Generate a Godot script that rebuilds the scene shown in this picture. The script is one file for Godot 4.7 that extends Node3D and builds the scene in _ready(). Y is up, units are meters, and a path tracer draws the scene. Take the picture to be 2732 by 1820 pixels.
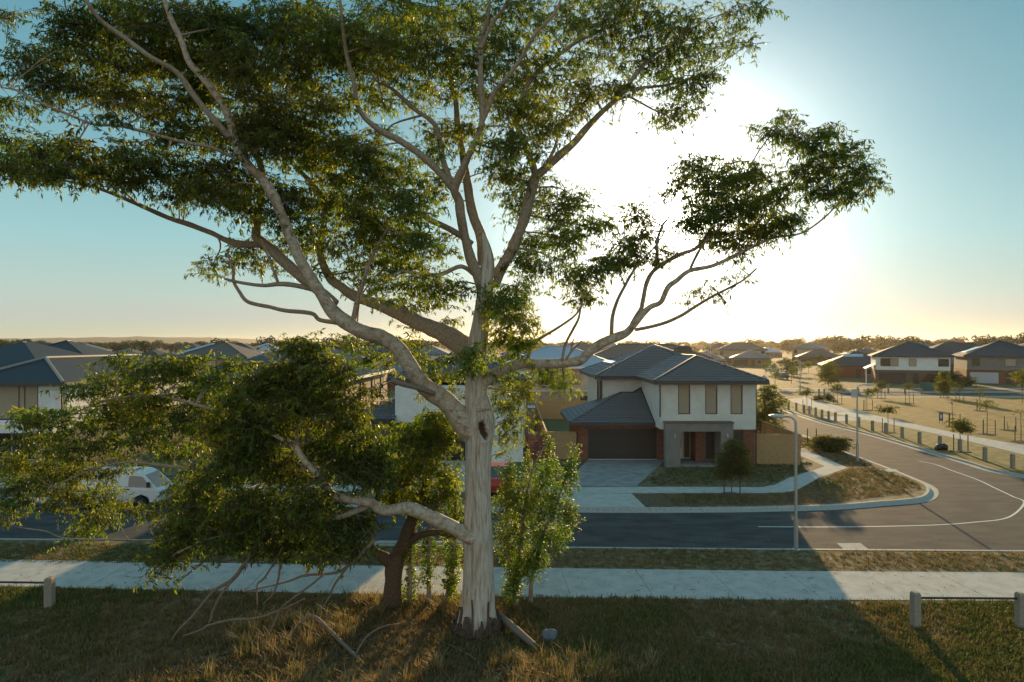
extends Node3D
# A gum tree on a verge in front of a new suburb, seen from 8 m up towards a low sun.
# Units are metres, y up, the camera looks along -z.  px/py helpers turn a spot of the survey picture into a place.

const F := 1813.0
const CX := 1366.0
const CY := 917.0
const CAMH := 8.0
const DS := 1.16058
const SUN_TO := Vector3(0.2375, 0.193, -1.0)

var taken := {}
var mats := {}
var rng := RandomNumberGenerator.new()
var wob := FastNoiseLite.new()

class MB:
	var v := PackedVector3Array()
	var n := PackedVector3Array()
	var c := PackedColorArray()
	var col := Color.WHITE
	func tri(a: Vector3, b: Vector3, d: Vector3) -> void:
		var m := (b - a).cross(d - a).normalized()
		v.append(a); v.append(d); v.append(b)
		n.append(m); n.append(m); n.append(m)
		c.append(col); c.append(col); c.append(col)
	func tris(a: Vector3, b: Vector3, d: Vector3, na: Vector3, nb: Vector3, nd: Vector3) -> void:
		v.append(a); v.append(d); v.append(b)
		n.append(na); n.append(nd); n.append(nb)
		c.append(col); c.append(col); c.append(col)
	func quad(a: Vector3, b: Vector3, d: Vector3, e: Vector3) -> void:
		tri(a, b, d)
		tri(a, d, e)
	func obox(t: Transform3D, lo: Vector3, hi: Vector3) -> void:
		var p := []
		for i in 8:
			p.append(t * Vector3(hi.x if i & 1 else lo.x, hi.y if i & 2 else lo.y, hi.z if i & 4 else lo.z))
		quad(p[4], p[5], p[7], p[6])
		quad(p[1], p[0], p[2], p[3])
		quad(p[5], p[1], p[3], p[7])
		quad(p[0], p[4], p[6], p[2])
		quad(p[6], p[7], p[3], p[2])
		quad(p[0], p[1], p[5], p[4])
	func box(lo: Vector3, hi: Vector3) -> void:
		obox(Transform3D(), Vector3(minf(lo.x, hi.x), minf(lo.y, hi.y), minf(lo.z, hi.z)), Vector3(maxf(lo.x, hi.x), maxf(lo.y, hi.y), maxf(lo.z, hi.z)))
	func prism(poly: PackedVector2Array, y0: float, y1: float) -> void:
		# poly in (x, z); top at y1, walls down to y0
		var ids := Geometry2D.triangulate_polygon(poly)
		for i in range(0, ids.size(), 3):
			var a := poly[ids[i]]
			var b := poly[ids[i + 1]]
			var d := poly[ids[i + 2]]
			var A := Vector3(a.x, y1, a.y)
			var B := Vector3(b.x, y1, b.y)
			var D := Vector3(d.x, y1, d.y)
			if (B - A).cross(D - A).y > 0.0:
				tri(A, B, D)
			else:
				tri(A, D, B)
		if y0 >= y1:
			return
		var area := 0.0
		for i in poly.size():
			area += poly[i].cross(poly[(i + 1) % poly.size()])
		for i in poly.size():
			var a := poly[i]
			var b := poly[(i + 1) % poly.size()]
			if area > 0.0:
				quad(Vector3(b.x, y0, b.y), Vector3(a.x, y0, a.y), Vector3(a.x, y1, a.y), Vector3(b.x, y1, b.y))
			else:
				quad(Vector3(a.x, y0, a.y), Vector3(b.x, y0, b.y), Vector3(b.x, y1, b.y), Vector3(a.x, y1, a.y))
	func tube(pts: Array, rad: Array, sides := 8, cap := true) -> void:
		var up := Vector3.UP
		var rings := []
		var norms := []
		var prev := Vector3.ZERO
		for i in pts.size():
			var d: Vector3
			if i == 0:
				d = pts[1] - pts[0]
			elif i == pts.size() - 1:
				d = pts[i] - pts[i - 1]
			else:
				d = pts[i + 1] - pts[i - 1]
			d = d.normalized()
			var x: Vector3
			if i == 0:
				x = d.cross(up if absf(d.y) < 0.9 else Vector3.RIGHT).normalized()
			else:
				x = (prev - d * prev.dot(d)).normalized()
			prev = x
			var y := d.cross(x)
			var r := []
			var q := []
			for k in sides + 1:
				var a := TAU * k / sides
				var o := x * cos(a) + y * sin(a)
				r.append(pts[i] + o * rad[i])
				q.append(o)
			rings.append(r)
			norms.append(q)
		for i in pts.size() - 1:
			for k in sides:
				tris(rings[i][k], rings[i][k + 1], rings[i + 1][k + 1], norms[i][k], norms[i][k + 1], norms[i + 1][k + 1])
				tris(rings[i][k], rings[i + 1][k + 1], rings[i + 1][k], norms[i][k], norms[i + 1][k + 1], norms[i + 1][k])
		if cap:
			var e := pts.size() - 1
			for k in sides:
				tri(pts[e], rings[e][k], rings[e][k + 1])
				tri(pts[0], rings[0][k + 1], rings[0][k])
	func lathe(prof: Array, at: Vector3, sides := 16) -> void:
		# prof: [radius, height] from bottom to top
		for i in prof.size() - 1:
			var a: Array = prof[i]
			var b: Array = prof[i + 1]
			for k in sides:
				var p := TAU * k / sides
				var q := TAU * (k + 1) / sides
				var c0 := Vector3(cos(p), 0, -sin(p))
				var c1 := Vector3(cos(q), 0, -sin(q))
				quad(at + c0 * a[0] + Vector3(0, a[1], 0), at + c1 * a[0] + Vector3(0, a[1], 0), at + c1 * b[0] + Vector3(0, b[1], 0), at + c0 * b[0] + Vector3(0, b[1], 0))
	func mesh(m: Material, into: ArrayMesh = null) -> ArrayMesh:
		var am := into if into else ArrayMesh.new()
		if v.is_empty():
			return am
		var ar := []
		ar.resize(Mesh.ARRAY_MAX)
		ar[Mesh.ARRAY_VERTEX] = v
		ar[Mesh.ARRAY_NORMAL] = n
		ar[Mesh.ARRAY_COLOR] = c
		am.add_surface_from_arrays(Mesh.PRIMITIVE_TRIANGLES, ar)
		am.surface_set_material(am.get_surface_count() - 1, m)
		return am

# ---------------------------------------------------------------- places
func at(x: float, y: float, z: float) -> Vector3:
	return Vector3((x - CX) * z / F, CAMH - (y - CY) * z / F, -z)
func atd(x: float, y: float, z: float) -> Vector3:
	return at(x * DS, y * DS, z)
func gs(x: float, y: float, h := 0.0) -> Vector3:
	var z := (CAMH - h) * F / (y - CY)
	return Vector3((x - CX) * z / F, h, -z)
func gd(x: float, y: float, h := 0.0) -> Vector3:
	return gs(x * DS, y * DS, h)
func g2(x: float, y: float) -> Vector2:
	var p := gs(x, y)
	return Vector2(p.x, p.z)
# from the close look at the corner (scale 3.136, origin 2032,850)
func q2(x: float, y: float) -> Vector2:
	return g2(2032.0 + x / 3.136, 850.0 + y / 3.136)
func q3(x: float, y: float) -> Vector3:
	return gs(2032.0 + x / 3.136, 850.0 + y / 3.136)

# ---------------------------------------------------------------- names and tags
func numbered(called: String) -> String:
	if not taken.has(called):
		taken[called] = 0
		return called
	taken[called] += 1
	return "%s_%03d" % [called, taken[called]]
func tag(o: Node, label: String, category: String, group := "", kind := "") -> void:
	if label: o.set_meta("label", label)
	if category: o.set_meta("category", category)
	if group: o.set_meta("group", group)
	if kind: o.set_meta("kind", kind)
func thing(called: String, label: String, category: String, pos := Vector3.ZERO, turn := 0.0, group := "") -> Node3D:
	var o := Node3D.new()
	o.name = numbered(called)
	add_child(o)
	o.position = pos
	o.rotation.y = turn
	tag(o, label, category, group)
	return o
func part(mb: MB, called: String, m: Material, parent: Node, kind := "") -> MeshInstance3D:
	var o := MeshInstance3D.new()
	o.mesh = mb.mesh(m)
	o.name = called
	parent.add_child(o, true)
	if kind: o.set_meta("kind", kind)
	return o
func shared(me: Mesh, called: String, parent: Node, t: Transform3D) -> MeshInstance3D:
	var o := MeshInstance3D.new()
	o.mesh = me
	o.name = called
	parent.add_child(o, true)
	o.transform = t
	return o
func solo(mb: MB, called: String, m: Material, label: String, category: String, group := "", kind := "") -> MeshInstance3D:
	var o := MeshInstance3D.new()
	o.mesh = mb.mesh(m)
	o.name = numbered(called)
	add_child(o)
	tag(o, label, category, group, kind)
	return o
func struct(mb: MB, called: String, m: Material) -> MeshInstance3D:
	var o := MeshInstance3D.new()
	o.mesh = mb.mesh(m)
	o.name = numbered(called)
	add_child(o)
	o.set_meta("kind", "structure")
	return o
func multi(me: Mesh, where: Array, cols: Array, called: String, parent: Node) -> MultiMeshInstance3D:
	var mm := MultiMesh.new()
	mm.transform_format = MultiMesh.TRANSFORM_3D
	mm.use_colors = cols.size() > 0
	mm.mesh = me
	mm.instance_count = where.size()
	for i in where.size():
		mm.set_instance_transform(i, where[i])
		if cols.size():
			mm.set_instance_color(i, cols[i])
	var o := MultiMeshInstance3D.new()
	o.multimesh = mm
	o.name = called
	parent.add_child(o, true)
	o.set_meta("kind", "stuff")
	return o

# ---------------------------------------------------------------- materials
func lin(r: float, g: float, b: float) -> Color:
	return Color(r, g, b).linear_to_srgb()
func noise_tex(freq: float, stops: Array, sd: int, size := 512, kind := FastNoiseLite.TYPE_SIMPLEX_SMOOTH, octaves := 5) -> NoiseTexture2D:
	var f := FastNoiseLite.new()
	f.seed = sd
	f.noise_type = kind
	f.frequency = freq
	f.fractal_type = FastNoiseLite.FRACTAL_FBM
	f.fractal_octaves = octaves
	f.fractal_gain = 0.6
	var t := NoiseTexture2D.new()
	t.width = size
	t.height = size
	t.seamless = true
	t.noise = f
	if stops.size():
		var g := Gradient.new()
		var off := PackedFloat32Array()
		var cs := PackedColorArray()
		for s in stops:
			off.append(s[0])
			cs.append(lin(s[1], s[2], s[3]))
		g.offsets = off
		g.colors = cs
		t.color_ramp = g
	return t
func norm_tex(freq: float, sd: int, strength: float) -> NoiseTexture2D:
	var t := noise_tex(freq, [], sd)
	t.as_normal_map = true
	t.bump_strength = strength
	return t
func plain(r: float, g: float, b: float, rough := 0.7, metal := 0.0, spec := 0.5) -> StandardMaterial3D:
	var m := StandardMaterial3D.new()
	m.albedo_color = lin(r, g, b)
	m.roughness = rough
	m.metallic = metal
	m.metallic_specular = spec
	return m
func tinted(rough := 0.7, spec := 0.5) -> StandardMaterial3D:
	var m := StandardMaterial3D.new()
	m.vertex_color_use_as_albedo = true
	m.roughness = rough
	m.metallic_specular = spec
	return m
func grained(tex: Texture2D, scale: Vector3, rough := 0.8, fine: Texture2D = null, fine_scale := 1.0, nrm: Texture2D = null, nscale := 1.0) -> StandardMaterial3D:
	var m := StandardMaterial3D.new()
	m.albedo_texture = tex
	m.roughness = rough
	m.uv1_triplanar = true
	m.uv1_world_triplanar = true
	m.uv1_scale = scale
	m.metallic_specular = 0.4
	if fine:
		m.detail_enabled = true
		m.detail_albedo = fine
		m.detail_blend_mode = BaseMaterial3D.BLEND_MODE_MUL
		m.detail_uv_layer = BaseMaterial3D.DETAIL_UV_2
		m.uv2_triplanar = true
		m.uv2_world_triplanar = true
		m.uv2_scale = Vector3.ONE * fine_scale
	if nrm:
		m.normal_enabled = true
		m.normal_texture = nrm
		m.normal_scale = nscale
	return m
func glassy(r: float, g: float, b: float) -> StandardMaterial3D:
	var m := plain(r, g, b, 0.05, 0.0, 0.6)
	return m

func make_materials() -> void:
	var fine := noise_tex(0.09, [[0.2, 0.62, 0.62, 0.62], [0.8, 1.0, 1.0, 1.0]], 3)
	var speck := noise_tex(0.3, [[0.25, 0.6, 0.6, 0.6], [0.75, 1.0, 1.0, 1.0]], 4, 512, FastNoiseLite.TYPE_SIMPLEX, 3)
	mats.ground = grained(noise_tex(0.012, [[0.25, 0.085, 0.082, 0.03], [0.42, 0.15, 0.125, 0.055], [0.6, 0.22, 0.16, 0.08], [0.8, 0.3, 0.22, 0.12]], 11, 1024), Vector3.ONE * 0.09, 0.95, speck, 0.9)
	mats.near_ground = grained(noise_tex(0.012, [[0.25, 0.085, 0.082, 0.03], [0.42, 0.15, 0.12, 0.055], [0.6, 0.23, 0.165, 0.085], [0.8, 0.31, 0.23, 0.13]], 12, 1024), Vector3.ONE * 0.16, 0.95, speck, 1.4)
	mats.dry_lawn = grained(noise_tex(0.01, [[0.2, 0.1, 0.095, 0.015], [0.4, 0.2, 0.14, 0.03], [0.6, 0.27, 0.18, 0.042], [0.85, 0.33, 0.235, 0.065]], 13, 1024), Vector3(0.05, 0.05, 0.09), 0.95, fine, 0.35)
	mats.lawn = grained(noise_tex(0.012, [[0.2, 0.085, 0.1, 0.02], [0.5, 0.16, 0.15, 0.04], [0.8, 0.28, 0.22, 0.085]], 48), Vector3.ONE * 0.15, 0.95, fine, 0.5)
	mats.soil = grained(noise_tex(0.02, [[0.3, 0.08, 0.085, 0.03], [0.5, 0.17, 0.13, 0.075], [0.7, 0.26, 0.2, 0.13]], 14), Vector3.ONE * 0.2, 0.95, speck, 1.2)
	mats.mulch = grained(noise_tex(0.03, [[0.3, 0.07, 0.05, 0.03], [0.7, 0.2, 0.13, 0.07]], 15), Vector3.ONE * 0.5, 0.95)
	mats.asphalt = grained(noise_tex(0.008, [[0.25, 0.068, 0.069, 0.071], [0.5, 0.09, 0.09, 0.09], [0.8, 0.115, 0.112, 0.108]], 16, 1024), Vector3(0.05, 0.05, 0.12), 0.92, speck, 2.5)
	mats.asphalt.metallic_specular = 0.25
	mats.concrete = grained(noise_tex(0.01, [[0.2, 0.5, 0.485, 0.445], [0.5, 0.57, 0.555, 0.51], [0.8, 0.62, 0.6, 0.555]], 17, 1024), Vector3.ONE * 0.13, 0.92, fine, 0.6)
	mats.concrete.metallic_specular = 0.25
	mats.kerb = grained(noise_tex(0.02, [[0.2, 0.3, 0.29, 0.265], [0.8, 0.43, 0.41, 0.38]], 18), Vector3.ONE * 0.4, 0.75)
	mats.drive = grained(noise_tex(0.012, [[0.2, 0.26, 0.26, 0.25], [0.8, 0.4, 0.4, 0.385]], 19), Vector3.ONE * 0.15, 0.7, fine, 0.7)
	mats.paint_line = grained(noise_tex(0.05, [[0.2, 0.5, 0.49, 0.45], [0.6, 0.75, 0.74, 0.7]], 20), Vector3.ONE * 0.7, 0.6)
	mats.render_white = grained(noise_tex(0.01, [[0.2, 0.68, 0.68, 0.66], [0.8, 0.77, 0.77, 0.75]], 21), Vector3.ONE * 0.2, 0.9)
	mats.render_pale = grained(noise_tex(0.01, [[0.2, 0.6, 0.59, 0.54], [0.8, 0.68, 0.67, 0.62]], 22), Vector3.ONE * 0.2, 0.9)
	mats.render_beige = grained(noise_tex(0.01, [[0.2, 0.42, 0.36, 0.29], [0.8, 0.5, 0.43, 0.35]], 23), Vector3.ONE * 0.2, 0.9)
	mats.render_grey = grained(noise_tex(0.01, [[0.2, 0.19, 0.18, 0.17], [0.8, 0.23, 0.22, 0.205]], 24), Vector3.ONE * 0.2, 0.9)
	mats.render_tan = grained(noise_tex(0.01, [[0.2, 0.3, 0.24, 0.17], [0.8, 0.37, 0.3, 0.22]], 25), Vector3.ONE * 0.2, 0.9)
	mats.brick_wall = grained(noise_tex(0.06, [[0.2, 0.15, 0.065, 0.042], [0.8, 0.25, 0.105, 0.065]], 26), Vector3(0.5, 1.6, 0.5), 0.9)
	mats.brick_brown = grained(noise_tex(0.06, [[0.2, 0.12, 0.085, 0.06], [0.8, 0.19, 0.14, 0.1]], 27), Vector3(0.5, 1.6, 0.5), 0.9)
	mats.mortar = plain(0.3, 0.26, 0.22, 0.95)
	mats.brick = tinted(0.9, 0.35)
	mats.roof_tile = grained(noise_tex(0.03, [[0.2, 0.11, 0.117, 0.13], [0.8, 0.165, 0.17, 0.182]], 28), Vector3.ONE * 0.6, 0.36)
	mats.roof_dark = grained(noise_tex(0.03, [[0.2, 0.022, 0.027, 0.035], [0.8, 0.036, 0.041, 0.05]], 29), Vector3(0.6, 0.6, 0.6), 0.55)
	mats.roof_grey = grained(noise_tex(0.03, [[0.2, 0.12, 0.12, 0.125], [0.8, 0.17, 0.17, 0.175]], 30), Vector3.ONE * 0.5, 0.5)
	mats.roof_brown = grained(noise_tex(0.03, [[0.2, 0.1, 0.075, 0.06], [0.8, 0.15, 0.115, 0.09]], 31), Vector3.ONE * 0.5, 0.6)
	mats.roof_blue = grained(noise_tex(0.02, [[0.2, 0.3, 0.36, 0.42], [0.8, 0.36, 0.42, 0.48]], 32), Vector3.ONE * 0.3, 0.35)
	mats.ridge = plain(0.06, 0.066, 0.078, 0.5)
	mats.ridge_pale = plain(0.28, 0.26, 0.23, 0.6)
	mats.fascia = plain(0.045, 0.042, 0.04, 0.4)
	mats.pipe = plain(0.05, 0.045, 0.042, 0.4)
	mats.frame_dark = plain(0.045, 0.036, 0.03, 0.4)
	mats.frame_white = plain(0.7, 0.7, 0.68, 0.5)
	mats.pane = plain(0.05, 0.048, 0.04, 0.06, 0.0, 0.7)
	mats.blind = plain(0.36, 0.3, 0.22, 0.12, 0.0, 0.6)
	mats.curtain = plain(0.5, 0.49, 0.46, 0.3, 0.0, 0.6)
	mats.garage = grained(noise_tex(0.03, [[0.2, 0.04, 0.037, 0.035], [0.8, 0.05, 0.046, 0.043]], 33), Vector3(0.1, 2.0, 0.1), 0.45)
	mats.garage_pale = plain(0.42, 0.45, 0.46, 0.5)
	mats.timber = grained(noise_tex(0.03, [[0.2, 0.3, 0.185, 0.085], [0.5, 0.42, 0.275, 0.135], [0.8, 0.53, 0.36, 0.19]], 34), Vector3(2.0, 0.25, 2.0), 0.85)
	mats.red_timber = grained(noise_tex(0.03, [[0.2, 0.13, 0.04, 0.03], [0.8, 0.22, 0.075, 0.055]], 35), Vector3(0.4, 2.0, 0.4), 0.75)
	mats.post = grained(noise_tex(0.03, [[0.2, 0.2, 0.17, 0.135], [0.5, 0.29, 0.25, 0.2], [0.8, 0.37, 0.33, 0.28]], 36), Vector3(4.0, 0.5, 4.0), 0.9)
	mats.stake = grained(noise_tex(0.03, [[0.2, 0.09, 0.06, 0.04], [0.8, 0.17, 0.115, 0.075]], 37), Vector3(3.0, 0.4, 3.0), 0.9)
	mats.steel = plain(0.42, 0.43, 0.43, 0.42, 0.75)
	mats.cable = plain(0.02, 0.02, 0.022, 0.5)
	mats.black = plain(0.012, 0.012, 0.013, 0.35)
	mats.rubber = plain(0.018, 0.018, 0.018, 0.8)
	mats.chrome = plain(0.6, 0.6, 0.6, 0.2, 1.0)
	mats.solar = plain(0.5, 0.52, 0.55, 0.12, 0.6)
	mats.shed = plain(0.4, 0.36, 0.29, 0.5)
	mats.ac = plain(0.5, 0.48, 0.44, 0.5)
	mats.cooler = plain(0.11, 0.085, 0.06, 0.6)
	mats.bin_green = plain(0.03, 0.13, 0.13, 0.5)
	# gum bark: pale, with tan streaks running along the trunk
	mats.bark = grained(noise_tex(0.02, [[0.2, 0.36, 0.265, 0.18], [0.4, 0.54, 0.44, 0.345], [0.55, 0.66, 0.575, 0.48], [0.75, 0.72, 0.65, 0.56], [0.9, 0.56, 0.44, 0.32]], 41, 1024, FastNoiseLite.TYPE_SIMPLEX_SMOOTH, 3), Vector3(0.6, 0.06, 0.6), 0.75, fine, 1.7)
	mats.bark.vertex_color_use_as_albedo = true
	mats.bark_pale = grained(noise_tex(0.012, [[0.25, 0.32, 0.23, 0.155], [0.42, 0.48, 0.395, 0.31], [0.65, 0.6, 0.52, 0.43], [0.85, 0.46, 0.345, 0.25]], 49, 512, FastNoiseLite.TYPE_SIMPLEX_SMOOTH, 5), Vector3(0.7, 0.7, 0.7), 0.78, noise_tex(0.03, [[0.2, 0.66, 0.6, 0.54], [0.45, 0.9, 0.88, 0.85], [0.7, 1.0, 1.0, 1.0]], 50), 0.45)
	mats.bark_limb = grained(noise_tex(0.03, [[0.15, 0.24, 0.165, 0.105], [0.45, 0.39, 0.3, 0.215], [0.8, 0.52, 0.43, 0.33]], 43), Vector3(0.9, 0.5, 0.9), 0.8, fine, 2.0)
	mats.bark_rough = grained(noise_tex(0.05, [[0.2, 0.05, 0.033, 0.022], [0.5, 0.13, 0.085, 0.055], [0.8, 0.26, 0.19, 0.13]], 44), Vector3(2.2, 0.35, 2.2), 0.95, fine, 2.0, norm_tex(0.06, 45, 6.0), 0.7)
	mats.twig = plain(0.16, 0.11, 0.07, 0.85)
	mats.dead = grained(noise_tex(0.04, [[0.2, 0.14, 0.1, 0.075], [0.8, 0.32, 0.26, 0.21]], 46), Vector3.ONE * 1.2, 0.9)
	mats.leaf = tinted(0.42, 0.5)
	mats.leaf.backlight_enabled = true
	mats.leaf.backlight = Color(1.15, 1.15, 0.62)
	mats.leaf_gloss = tinted(0.42, 0.45)
	mats.leaf_gloss.backlight_enabled = true
	mats.leaf_gloss.backlight = Color(1.05, 1.12, 0.5)
	mats.blade = tinted(0.6, 0.4)
	mats.blade.backlight_enabled = true
	mats.blade.backlight = Color(0.85, 0.85, 0.6)
	mats.far_leaf = tinted(0.8, 0.3)
	mats.far_leaf.backlight_enabled = true
	mats.far_leaf.backlight = Color(0.5, 0.5, 0.3)
	mats.hill = grained(noise_tex(0.01, [[0.2, 0.05, 0.065, 0.045], [0.8, 0.11, 0.11, 0.07]], 47), Vector3.ONE * 0.002, 1.0)

# ---------------------------------------------------------------- air and light
func sky_color(e: float, g: float) -> Color:
	var stops := [[0.0, Vector3(0.33, 0.345, 0.255)], [3.0, Vector3(0.3, 0.375, 0.33)], [8.0, Vector3(0.2, 0.36, 0.375)], [15.0, Vector3(0.12, 0.265, 0.31)], [24.0, Vector3(0.07, 0.195, 0.25)], [40.0, Vector3(0.08, 0.205, 0.275)], [90.0, Vector3(0.085, 0.215, 0.3)]]
	var c := Vector3.ZERO
	for i in stops.size() - 1:
		if e <= stops[i + 1][0]:
			c = stops[i][1].lerp(stops[i + 1][1], (e - stops[i][0]) / (stops[i + 1][0] - stops[i][0]))
			break
	c += Vector3(1.0, 0.97, 0.9) * 3.0 * exp(-g / 5.4) + Vector3(1.0, 0.9, 0.7) * 6.0 * exp(-g / 2.2)
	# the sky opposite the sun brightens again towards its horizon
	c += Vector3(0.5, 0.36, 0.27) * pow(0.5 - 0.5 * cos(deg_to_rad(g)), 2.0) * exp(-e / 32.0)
	return Color(c.x, c.y, c.z)

func make_air() -> void:
	var cam := Camera3D.new()
	cam.name = "camera"
	cam.fov = rad_to_deg(2.0 * atan(910.0 / F))
	cam.near = 0.1
	cam.far = 20000.0
	cam.position = Vector3(0, CAMH, 0)
	cam.rotation.x = atan((CY - 910.0) / F)
	add_child(cam)
	cam.current = true
	var w := 768
	var h := 384
	var im := Image.create(w, h, false, Image.FORMAT_RGBF)
	var s := SUN_TO.normalized()
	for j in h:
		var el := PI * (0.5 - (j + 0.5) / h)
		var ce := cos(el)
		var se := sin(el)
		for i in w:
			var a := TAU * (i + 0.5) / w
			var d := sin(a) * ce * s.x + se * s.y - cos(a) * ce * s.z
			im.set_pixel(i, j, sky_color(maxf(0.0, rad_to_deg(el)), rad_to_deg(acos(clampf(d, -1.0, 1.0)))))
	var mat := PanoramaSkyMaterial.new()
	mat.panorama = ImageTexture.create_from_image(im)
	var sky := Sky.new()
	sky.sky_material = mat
	var e := Environment.new()
	e.background_mode = Environment.BG_SKY
	e.sky = sky
	e.tonemap_mode = Environment.TONE_MAPPER_LINEAR
	e.tonemap_exposure = 1.85
	e.background_energy_multiplier = 0.9
	e.volumetric_fog_enabled = true
	e.volumetric_fog_density = 0.00006
	e.volumetric_fog_albedo = Color(1.0, 0.96, 0.9)
	e.volumetric_fog_anisotropy = 0.7
	e.sdfgi_enabled = true
	e.ssao_enabled = true
	e.ssil_enabled = true
	var we := WorldEnvironment.new()
	we.name = "air"
	we.environment = e
	add_child(we)
	var sun := DirectionalLight3D.new()
	sun.name = "sun"
	sun.light_energy = 1.3
	sun.light_color = Color(1.0, 0.84, 0.6)
	sun.light_angular_distance = 0.5
	sun.shadow_enabled = true
	add_child(sun)
	sun.look_at_from_position(Vector3.ZERO, -SUN_TO, Vector3.UP)

# ---------------------------------------------------------------- the ground, roads and paths
func smooth2(p: Array, sub := 6) -> PackedVector2Array:
	var out := PackedVector2Array()
	for i in p.size() - 1:
		var a: Vector2 = p[maxi(i - 1, 0)]
		var b: Vector2 = p[i]
		var c: Vector2 = p[i + 1]
		var d: Vector2 = p[mini(i + 2, p.size() - 1)]
		for k in sub:
			out.append(b.cubic_interpolate(c, a, d, float(k) / sub))
	out.append(p[p.size() - 1])
	return out
func offset2(p: PackedVector2Array, by: float) -> PackedVector2Array:
	var out := PackedVector2Array()
	for i in p.size():
		var d := (p[mini(i + 1, p.size() - 1)] - p[maxi(i - 1, 0)]).normalized()
		out.append(p[i] + Vector2(-d.y, d.x) * by)
	return out
func strip(p: PackedVector2Array, a: float, b: float, y: float) -> MB:
	var m := MB.new()
	var l := offset2(p, a)
	var r := offset2(p, b)
	for i in p.size() - 1:
		var q := [Vector3(l[i].x, y, l[i].y), Vector3(r[i].x, y, r[i].y), Vector3(r[i + 1].x, y, r[i + 1].y), Vector3(l[i + 1].x, y, l[i + 1].y)]
		if (q[1] - q[0]).cross(q[2] - q[0]).y > 0.0:
			m.quad(q[0], q[1], q[2], q[3])
		else:
			m.quad(q[0], q[3], q[2], q[1])
	return m
const ROAD_Y := -0.12
# a kerb with its gutter pan: profile swept along p; the road lies on the side "side"
func kerb(p: PackedVector2Array, side: float) -> void:
	var prof := [[-0.16, -0.1], [-0.16, 0.018], [-0.02, 0.018], [0.01, 0.008], [0.05, -0.085], [0.09, -0.1], [0.42, -0.108], [0.42, -0.2]]
	var m := MB.new()
	var lines := []
	for q in prof:
		lines.append(offset2(p, q[0] * side))
	for k in prof.size() - 1:
		for i in p.size() - 1:
			var a := Vector3(lines[k][i].x, prof[k][1], lines[k][i].y)
			var b := Vector3(lines[k + 1][i].x, prof[k + 1][1], lines[k + 1][i].y)
			var c := Vector3(lines[k + 1][i + 1].x, prof[k + 1][1], lines[k + 1][i + 1].y)
			var d := Vector3(lines[k][i + 1].x, prof[k][1], lines[k][i + 1].y)
			if side > 0.0:
				m.quad(a, b, c, d)
			else:
				m.quad(a, d, c, b)
	struct(m, "kerb", mats.kerb)

var near_kerb: PackedVector2Array
var far_kerb: PackedVector2Array
var park_kerb: PackedVector2Array

func sheet(poly: PackedVector2Array, y: float, called: String, m: Material, thick := 0.0) -> MeshInstance3D:
	var b := MB.new()
	b.prism(poly, y - thick, y)
	return struct(b, called, m)

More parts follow.
